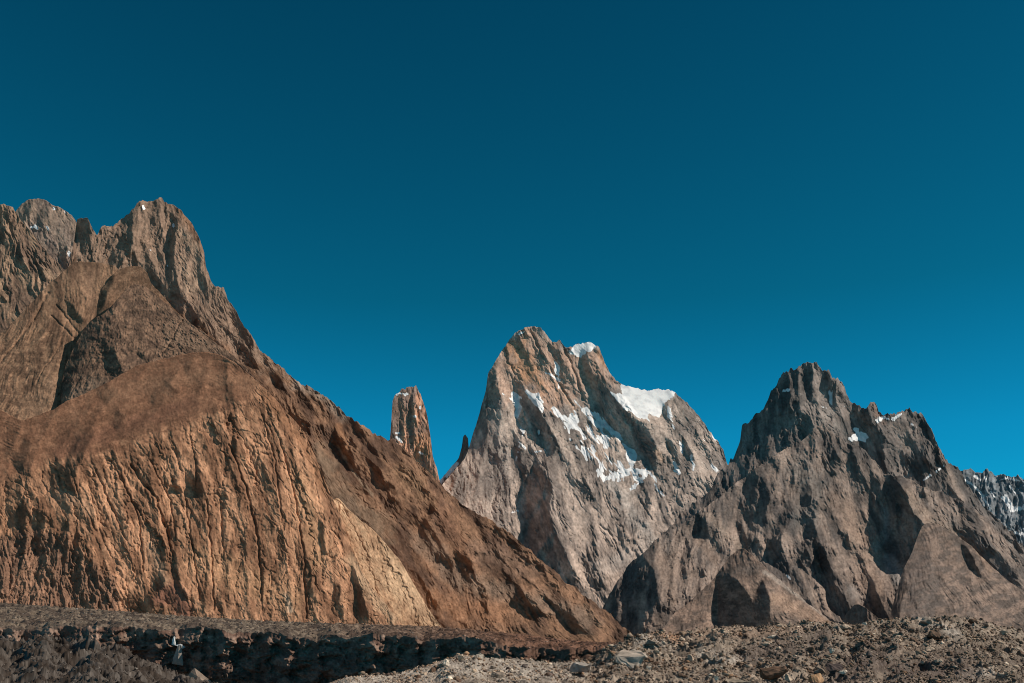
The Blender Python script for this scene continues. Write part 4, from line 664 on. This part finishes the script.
# ---- moraine of grey rubble in front
def moraine():
    step = 0.6
    tx = [(300, 700), (330, 684), (348, 677), (367, 675), (399, 674), (417, 668), (434, 664), (446, 658.5), (461.5, 655), (477, 655), (487, 658), (516, 658.5), (541.6, 661), (556, 662.5), (571, 661), (591, 658), (607, 648), (618, 642), (634, 635), (646, 634), (659, 631.5), (677, 634), (700, 629),
          (728, 626), (759, 627), (767, 626), (809, 621.5), (833, 623.5), (856, 624.5), (892, 619), (924, 617), (956, 616), (978, 618), (996, 624), (1024, 631), (1100, 640), (1230, 640)]
    cols = np.concatenate([np.arange(300, 1034, 0.75), np.arange(1034, 1230, 2.5)])
    tp = np.interp(cols, [t[0] for t in tx], [t[1] for t in tx])
    fy = line([(300, 44), (350, 48), (450, 62), (540, 78), (600, 110), (700, 160), (900, 200), (1230, 200)])(cols); ny = line([(300, 27), (1230, 32)])(cols)
    nm = lambda X, V: np.interp(X, [330, 500, 620, 1024], [2.6, 4.5, 11.0, 12.0])*ridged(X/58 + 0.25*fbm(X/40, V/40, 2, 42), V/75, 5, 43, 0.55) + 1.0*fbm(X/6, V/8, 3, 44, 0.75)
    X3, Y3, Z3, PX, PY, VV = rubble_field(cols, ny, fy, np.maximum(716, tp+10), tp, nm, vstep=2.6)
    C1 = np.array([0.29, 0.23, 0.18]); C2 = np.array([0.15, 0.115, 0.09]); C3 = np.array([0.42, 0.37, 0.32])
    m = smooth(-.5, .5, fbm(PX/40, VV/60, 5, 46, 0.6))[..., None]
    C = C1*m + C2*(1-m)
    pale = 0
    for pts, w_ in (([(640, 640), (655, 637), (672, 643)], 6), ([(350, 680), (420, 675), (470, 668), (560, 672)], 11), ([(925, 620), (945, 627), (958, 634)], 4), ([(585, 668), (575, 665)], 8), ([(960, 675), (985, 672)], 5), ([(700, 655), (740, 660)], 5)):
        pale = np.maximum(pale, smooth(-1, 1, (w_ - seg_dist(PX, PY, pts))/w_ + 0.5*fbm(PX/9, PY/5, 3, 47)))
    pale = (pale*0.65)[..., None]; C = C*(1-pale) + C3*pale
    for pts, w_, cc in (([(655, 631), (665, 634), (678, 640)], 5, (0.30, 0.16, 0.09)), ([(700, 634), (760, 632), (800, 630)], 6, (0.27, 0.19, 0.14)), ([(840, 675), (870, 655), (900, 672), (960, 668)], 14, (0.085, 0.062, 0.055)), ([(750, 655), (820, 640)], 12, (0.13, 0.10, 0.085))):
        k = (0.75*smooth(-1, 1, (w_ - seg_dist(PX, PY, pts))/w_ + 0.4*fbm(PX/9, PY/5, 3, 48)))[..., None]; C = C*(1-k) + np.array(cc)*k
    C = C*(1 + 0.4*fbm(PX/2.2, VV/5, 3, 49))[..., None]
    global MO_C
    MO_C = C.copy()
    # reverse side
    nb = 6; tb = np.linspace(0, 1, nb+1)[1:][:, None]
    YB = Y3[0][None, :] + 60*tb; XB = X3[0][None, :]*(YB/Y3[0][None, :]); ZB = Z3[0][None, :] - (Z3[0][None, :]-GROUND)*tb
    XX = np.concatenate([XB[::-1], X3]); YY = np.concatenate([YB[::-1], Y3]); ZZ = np.concatenate([ZB[::-1], Z3]); CC = np.concatenate([np.repeat(C[:1], nb, 0), C])
    r, c_ = XX.shape; idg = np.arange(r*c_).reshape(r, c_)
    Q = np.stack([idg[:-1, :-1], idg[1:, :-1], idg[1:, 1:], idg[:-1, 1:]], -1).reshape(-1, 4)
    o = mesh_from('moraine', np.stack([XX, YY, ZZ], -1).reshape(-1, 3), Q, CC.reshape(-1, 3), MAT_RUB)
    o['kind'] = 'structure'; o['label'] = 'grey-brown rubble moraine across the bottom right'
    return X3, Y3, Z3, PX, PY, cols, tp
MO = moraine()

def mo_at(px, py):
    X3, Y3, Z3, PX, PY, cols, tp = MO
    c = int(np.argmin(np.abs(cols-px))); col = PY[:, c]
    run = np.maximum.accumulate(-col[::-1])[::-1]; cand = np.where(-col >= run - 0.3)[0]
    r = int(cand[np.argmin(np.abs(col[cand]-py))])
    return np.array([X3[r, c], Y3[r, c], Z3[r, c]])

# ---- stones
import bmesh
def hull_stone(seed, n=16, fl=0.8):
    r = np.random.RandomState(seed); bm = bmesh.new()
    P = r.normal(size=(n, 3)); P /= np.linalg.norm(P, axis=1)[:, None]; P *= (0.72 + 0.28*r.rand(n, 1)); P[:, 2] *= fl; P[:, 0] *= 1.1
    for p in P: bm.verts.new(p)
    res = bmesh.ops.convex_hull(bm, input=bm.verts[:])
    bmesh.ops.delete(bm, geom=[v for v in bm.verts if not v.link_faces], context='VERTS')
    bmesh.ops.triangulate(bm, faces=bm.faces[:])
    bmesh.ops.recalc_face_normals(bm, faces=bm.faces[:])
    bm.verts.ensure_lookup_table(); bm.verts.index_update()
    V = np.array([v.co[:] for v in bm.verts]); T = np.array([[v.index for v in f.verts] for f in bm.faces])
    bm.free(); return V, T
STONES = [hull_stone(s, 9+s % 6, 0.62+0.05*(s % 7)) for s in range(24)]

def gravel():
    rnd = np.random.RandomState(5)
    X3, Y3, Z3, PX, PY, cols, tp = MO; VV = F*np.log(Y3)
    Vs, Ts, Cs = [], [], []; off = 0
    R_, C_ = X3.shape; n = 34000
    pal = np.array([[0.30, 0.25, 0.21], [0.20, 0.16, 0.13], [0.13, 0.10, 0.085], [0.42, 0.37, 0.32], [0.24, 0.16, 0.11], [0.09, 0.07, 0.065], [0.55, 0.50, 0.44]])
    pal = pal*np.array([1.10, 0.97, 0.84]); wt = np.array([.24, .26, .24, .07, .09, .08, .02])
    sx = rnd.rand(n); c_i = (sx*(C_-1)).astype(int)
    run = np.maximum.accumulate(-PY[::-1], 0)[::-1]; vis = (-PY >= run - 0.6)      # not hidden behind a nearer hump
    pyr = 616 + 70*rnd.rand(n); r_i = np.zeros(n, int)
    for i in range(n):
        cand = np.where(vis[:, c_i[i]])[0]; k = cand[np.argmin(np.abs(PY[cand, c_i[i]] - pyr[i]))]
        r_i[i] = k if abs(PY[k, c_i[i]] - pyr[i]) < 2.5 else -1
    for i in range(n):
        r, c = r_i[i], c_i[i]
        if r < 0 or PY[r, c] > 700: continue
        Y = Y3[r, c]
        spx = 0.45 + 0.55*rnd.exponential() + (2.2*rnd.rand() if rnd.rand() < 0.02 else 0)                  # half width in picture pixels at that distance
        if rnd.rand() < 0.8 and fbm(np.array([PX[r, c]/34]), np.array([VV[r, c]/50]), 3, 61)[0] < -0.12: continue
        if perlin(np.array([PX[r, c]/30]), np.array([PY[r, c]/10]), 60)[0] < -0.15: spx *= 0.7
        s = min(spx, 4.2)*Y/F
        V, T = STONES[rnd.randint(24)]
        a = rnd.rand()*6.283; ca, sa = math.cos(a), math.sin(a)
        v = V*np.array([s*(0.8+0.5*rnd.rand()), s*(0.8+0.5*rnd.rand()), s*0.9])
        v = np.stack([v[:, 0]*ca - v[:, 1]*sa, v[:, 0]*sa + v[:, 1]*ca, v[:, 2]], 1) + np.array([X3[r, c], Y, Z3[r, c] + s*0.15])
        loc = MO_C[r, c]; col = pal[rnd.choice(7, p=wt)]; col = col*(0.45 + 0.55*loc.mean()/0.17)*(0.75+0.5*rnd.rand())
        Vs.append(v); Ts.append(T+off); off += len(v); Cs.append(np.repeat(col[None], len(v), 0))
    o = mesh_from('gravel', np.concatenate(Vs), np.concatenate(Ts), np.concatenate(Cs), MAT_RUB)
    o['kind'] = 'stuff'; o['label'] = 'loose grey and brown gravel covering the moraine'; o['category'] = 'gravel'
gravel()

def glacier_gravel():
    rnd = np.random.RandomState(8)
    X3, Y3, Z3, PX, PY, rows = GL
    Vs, Ts, Cs = [], [], []; off = 0; n = 0
    while n < 9000:
        r = rnd.randint(2, rows); c = rnd.randint(0, X3.shape[1]); n += 1
        Y = Y3[r, c]
        if PX[r, c] < -20: continue
        s = min(0.45+0.35*rnd.exponential(), 2.0)*Y/F
        V, T = STONES[rnd.randint(24)]
        fr = rnd.rand(); r2 = min(r+1, X3.shape[0]-1); c2 = min(c+1, X3.shape[1]-1); base = (np.array([X3[r, c], Y3[r, c], Z3[r, c]])*(1-fr) + np.array([X3[r2, c2], Y3[r2, c2], Z3[r2, c2]])*fr)
        v = V*s*np.array([1, 1, 0.8]) + base + np.array([0, 0, s*0.1])
        k = rnd.rand(); col = np.array([0.13, 0.105, 0.088])*(0.4+0.9*k) if k < 0.95 else np.array([0.36, 0.33, 0.30])
        if PX[r, c] > 420: col = col*np.array([1.0, 0.72, 0.6])
        Vs.append(v); Ts.append(T+off); off += len(v); Cs.append(np.repeat(col[None], len(v), 0))
    Xh, Yh, Zh, PXh, PYh = HUM
    for n in range(7000):
        r = rnd.randint(0, Xh.shape[0]); c = rnd.randint(0, Xh.shape[1])
        if PXh[r, c] < -20: continue
        Y = Yh[r, c]; s = min(0.5+0.5*rnd.exponential(), 3.0)*Y/F
        V, T = STONES[rnd.randint(24)]; v = V*s*np.array([1, 1, 0.8]) + np.array([Xh[r, c], Y, Zh[r, c]+s*0.1])
        k = rnd.rand(); col = np.array([0.11, 0.085, 0.067])*(0.3+0.9*k) if k < 0.96 else np.array([0.36, 0.31, 0.26])
        Vs.append(v); Ts.append(T+off); off += len(v); Cs.append(np.repeat(col[None], len(v), 0))
    o = mesh_from('debris', np.concatenate(Vs), np.concatenate(Ts), np.concatenate(Cs), MAT_ICE)
    o['kind'] = 'stuff'; o['label'] = 'dark stones scattered over the glacier surface'; o['category'] = 'rock debris'
glacier_gravel()

def gl_at(px, py):
    X3, Y3, Z3, PX, PY, _n = GL
    c = int(np.argmin(np.abs(PX[0]-px))); r = int(np.argmin(np.abs(PY[:, c]-py)))
    return np.array([X3[r, c], Y3[r, c], Z3[r, c]])
def ice_fin(outline, col, label, seed, deep):
    """a leaning blade of ice: crest line in front, tapering back into the cliff"""
    cx = sum(p_[0] for p_ in outline)/len(outline); cy = max(p_[1] for p_ in outline)
    P = gl_at(cx, cy); s = P[1]/F; bm = bmesh.new(); r = np.random.RandomState(seed)
    fr, bk = [], []
    for (x, y) in outline:
        fr.append(bm.verts.new(((x-cx)*s, (r.rand()-.5)*0.4*s - 0.5*deep*s*(y-cy+1)/(-12.0)*0, (cy-y)*s)))
        bk.append(bm.verts.new(((x-cx)*s*0.8, deep*s*(1+r.rand()*.4), (cy-y)*s*0.9)))
    mid = bm.verts.new((0.3*s, -0.45*deep*s, (cy-np.mean([p_[1] for p_ in outline]))*s*0.7))
    n_ = len(outline)
    for i in range(n_):
        j = (i+1) % n_
        bm.faces.new((fr[i], fr[j], mid)); bm.faces.new((fr[j], fr[i], bk[i], bk[j]))
    bm.faces.new(bk[::-1]); bmesh.ops.recalc_face_normals(bm, faces=bm.faces[:])
    bmesh.ops.triangulate(bm, faces=bm.faces[:]); bmesh.ops.subdivide_edges(bm, edges=bm.edges[:], cuts=2)
    from mathutils import noise
    for v in bm.verts: v.co += Vector(noise.noise_vector(v.co*0.9/s + Vector((seed, 1, 2))))*0.5*s
    me = bpy.data.meshes.new('ice_fin'); bm.to_mesh(me); bm.free()
    ca = me.color_attributes.new('rock', 'FLOAT_COLOR', 'POINT'); c4 = np.ones((len(me.vertices), 4), np.float32); c4[:, :3] = np.array(col)*(0.8+0.4*r.rand(len(me.vertices), 1)); ca.data.foreach_set('color', c4.ravel())
    me.materials.append(MAT_ICE); o = bpy.data.objects.new('ice_fin', me); COL.objects.link(o)
    o.location = (P[0], P[1]-(0.8*deep+9)*s, P[2]*(P[1]-(0.8*deep+9)*s)/P[1]); o['label'] = label; o['category'] = 'ice'
    return o
ice_fin([(174, 645), (175.5, 638), (176.5, 637), (178, 646)], (0.8, 0.78, 0.74), 'tiny upright white ice shard on the dark ice cliff', 1, 2)
ice_fin([(178, 645), (183, 644), (188, 647), (184, 649)], (0.75, 0.74, 0.72), 'small flat white ice cap leaning on the tan fin of the ice cliff', 2, 2)
ice_fin([(175, 664), (177, 656), (180, 647), (183, 648), (184, 656), (186, 666)], (0.42, 0.35, 0.29), 'tan upright ice fin standing in the dark ice cliff below the white shard', 3, 4)
ice_fin([(190, 684), (192, 676), (197, 670), (204, 675), (214, 682), (216, 686)], (0.45, 0.34, 0.26), 'low tan ice ridge at the bottom edge of the ice cliff', 4, 5)
ice_fin([(88, 676), (89, 668), (92, 671), (94, 677)], (0.35, 0.29, 0.25), 'small pale ice fin low in the left part of the ice cliff', 5, 3)

def boulder(px, py, wpx, hpx, col, label, seed, deep=0.9, rot=0.0, name='boulder', cat='boulder', n=13, group=None, sub=2):
    P = mo_at(px, py + hpx*0.35); Y = P[1]; s = Y/F
    bm = bmesh.new(); r = np.random.RandomState(seed)
    Q = r.normal(size=(n, 3)); Q /= np.linalg.norm(Q, axis=1)[:, None]
    Q = np.sign(Q)*np.abs(Q)**0.75; Q *= 0.9
    for q in Q: bm.verts.new((q[0]*wpx*s*0.62, q[1]*wpx*s*0.62*deep, q[2]*hpx*s*0.62))
    bmesh.ops.convex_hull(bm, input=bm.verts[:])
    bmesh.ops.delete(bm, geom=[v for v in bm.verts if not v.link_faces], context='VERTS')
    if sub:
        bmesh.ops.bevel(bm, geom=bm.edges[:], offset=0.035*wpx*s, segments=1, affect='EDGES', clamp_overlap=True)
        bmesh.ops.triangulate(bm, faces=bm.faces[:])
        bmesh.ops.subdivide_edges(bm, edges=bm.edges[:], cuts=sub+1, use_grid_fill=True)
        from mathutils import noise
        k = 3.2/(wpx*s)
        for v in bm.verts:
            v.co += Vector(noise.noise_vector(v.co*k + Vector((seed, 0, 0))))*0.07*wpx*s + Vector(noise.noise_vector(v.co*k*3.5))*0.04*wpx*s
    me = bpy.data.meshes.new(name); bm.to_mesh(me); bm.free()
    nv = len(me.vertices); co = np.zeros(nv*3, np.float32); me.vertices.foreach_get('co', co); co = co.reshape(-1, 3)
    fq = 2.0/(wpx*s)
    cc = np.array(col)[None]*(1 + 0.35*fbm(co[:, 0]*fq*2 + co[:, 2]*fq, co[:, 1]*fq*2 - co[:, 2]*fq*2, 4, seed))[:, None]
    ca = me.color_attributes.new('rock', 'FLOAT_COLOR', 'POINT'); c4 = np.ones((nv, 4), np.float32); c4[:, :3] = np.clip(cc, 0, 1); ca.data.foreach_set('color', c4.ravel())
    me.materials.append(MAT_RUB)
    o = bpy.data.objects.new(name, me); COL.objects.link(o)
    o.location = (P[0], P[1], P[2] + 0.34*hpx*s); o.rotation_euler = (0, 0, rot)
    o['label'] = label; o['category'] = cat
    if group: o['group'] = group
    return o
DKB = (0.16, 0.10, 0.068); PALE = (0.46, 0.35, 0.26); WHITE = (0.64, 0.53, 0.42); GREY = (0.27, 0.21, 0.165)
boulder(936, 636, 15, 12, DKB, 'dark brown blocky boulder standing alone near the crest of the right-hand rubble hill', 43)
boulder(930, 623, 13, 6, (0.33, 0.26, 0.20), 'tan flat boulder on the crest, just above the dark brown blocky boulder', 4)
boulder(844, 628, 17, 6, PALE, 'long pale flat-topped boulder in the dip of the rubble skyline', 7, deep=0.6)
boulder(631, 661, 30, 18, (0.46, 0.38, 0.31), 'largest pale pointed boulder, half buried below the orange soil patch', 9, deep=1.7)
boulder(771, 673, 25, 13, (0.15, 0.09, 0.06), 'big dark reddish-brown boulder at the bottom edge', 12)
boulder(813, 680, 14, 11, (0.42, 0.25, 0.14), 'orange angular boulder at the bottom edge right of the dark reddish one', 15)
boulder(446, 663, 7, 7, WHITE, 'white rounded boulder at the left tip of the rubble ridge', 16)
boulder(461, 657, 5.5, 7, PALE, 'small upright pale boulder on top of the left rubble ridge', 17)
boulder(479, 656, 7.5, 5.5, WHITE, 'wide whitish boulder on the right end of the left ridge top', 18)
boulder(772, 637, 9, 4.5, WHITE, 'thin white tilted slab stone below the skyline in the middle of the rubble', 19, deep=.6)
boulder(765, 645, 9, 4, PALE, 'low pale stone just under the thin white tilted slab', 20)
boulder(831, 651, 5, 4, WHITE, 'small white stone alone on the dark slope right of centre', 21)
boulder(840, 672, 9, 4.5, WHITE, 'flat white stone leaning on a dark purple boulder', 22, deep=.6)
boulder(831, 669, 15, 12, (0.09, 0.066, 0.06), 'dark purple-grey boulder near the bottom with a white stone beside it', 23)
boulder(928, 650, 11, 5, PALE, 'pale wedge-shaped slab below the dark brown blocky boulder', 24, deep=.6)
boulder(936, 660, 7, 4.5, PALE, 'pale rounded stone below the wedge-shaped slab', 25)
boulder(948, 660, 6, 4.5, GREY, 'grey rounded stone just right of the pale rounded stone', 26)
boulder(580, 668, 20, 10, (0.36, 0.31, 0.27), 'broad pale half-buried boulder at the left foot of the rubble hill', 27)
boulder(735, 682, 26, 7, (0.36, 0.29, 0.22), 'low tan slab cut by the bottom edge, left of the dark reddish boulder', 28)
boulder(866, 624, 4, 3, WHITE, 'tiny white stone on the skyline right of the long flat-topped boulder', 29)
boulder(525, 666, 6, 5, (0.17, 0.13, 0.11), 'dark stone on the pale gravel of the left ridge', 30)
boulder(499, 674, 7, 5, (0.20, 0.15, 0.12), 'brown stone low on the pale gravel of the left ridge', 31)
boulder(786, 678, 8, 7, PALE, 'pale upright stone between the dark reddish and the orange boulder', 32)
boulder(715, 678, 6, 5, WHITE, 'small whitish stone near the bottom edge, left of the tan slab', 33)
boulder(648, 668, 5, 4, WHITE, 'bright white stone at the right foot of the largest pointed boulder', 34)
boulder(657, 651, 6, 4, PALE, 'pale stone up the slope right of the largest pointed boulder', 35)
boulder(868, 655, 6, 5, (0.12, 0.095, 0.085), 'dark stone in the middle of the right-hand rubble slope', 36)
boulder(1005, 632, 9, 4, PALE, 'pale flat stone near the skyline at the far right', 37, deep=.7)
boulder(887, 659, 7, 6, GREY, 'grey stone left of the pale wedge-shaped slab', 38)
boulder(988, 625, 6, 4, (0.15, 0.12, 0.10), 'small dark stone on the far right skyline', 39)

rnd = random.Random(77)
protos = []
GRP = (('small pale stone lying loose among the moraine rubble', 'pale stones on the moraine', PALE), ('small dark brown stone lying loose among the moraine rubble', 'dark brown stones on the moraine', DKB), ('small grey stone lying loose among the moraine rubble', 'grey stones on the moraine', GREY))
for k in range(3):
    protos.append(boulder(640+60*k, 660, 5.0, 4.2, GRP[k][2], GRP[k][0], 50+k, name='stone', cat='stone', group=GRP[k][1], sub=1))
for i in range(105):
    k = i % 3; o = protos[k].copy(); COL.objects.link(o)
    px = rnd.uniform(380, 1020); X_, Y_, Z_, PX_, PY_, cc_, tp_ = MO
    t0 = float(np.interp(px, cc_, tp_)); py = rnd.uniform(t0+2, 682)
    P = mo_at(px, py); sc = (P[1]/protos[k].location[1])*rnd.choice([0.6, 0.8, 1.0, 1.3, 2.0])*rnd.uniform(0.8, 1.2)
    o.location = (P[0], P[1], P[2]+0.4*sc*P[1]/F*0.6); o.scale = (sc, sc*rnd.uniform(.7, 1.1), sc*rnd.uniform(.7, 1)); o.rotation_euler = (rnd.uniform(-.3, .3), rnd.uniform(-.3, .3), rnd.uniform(0, 6.28))
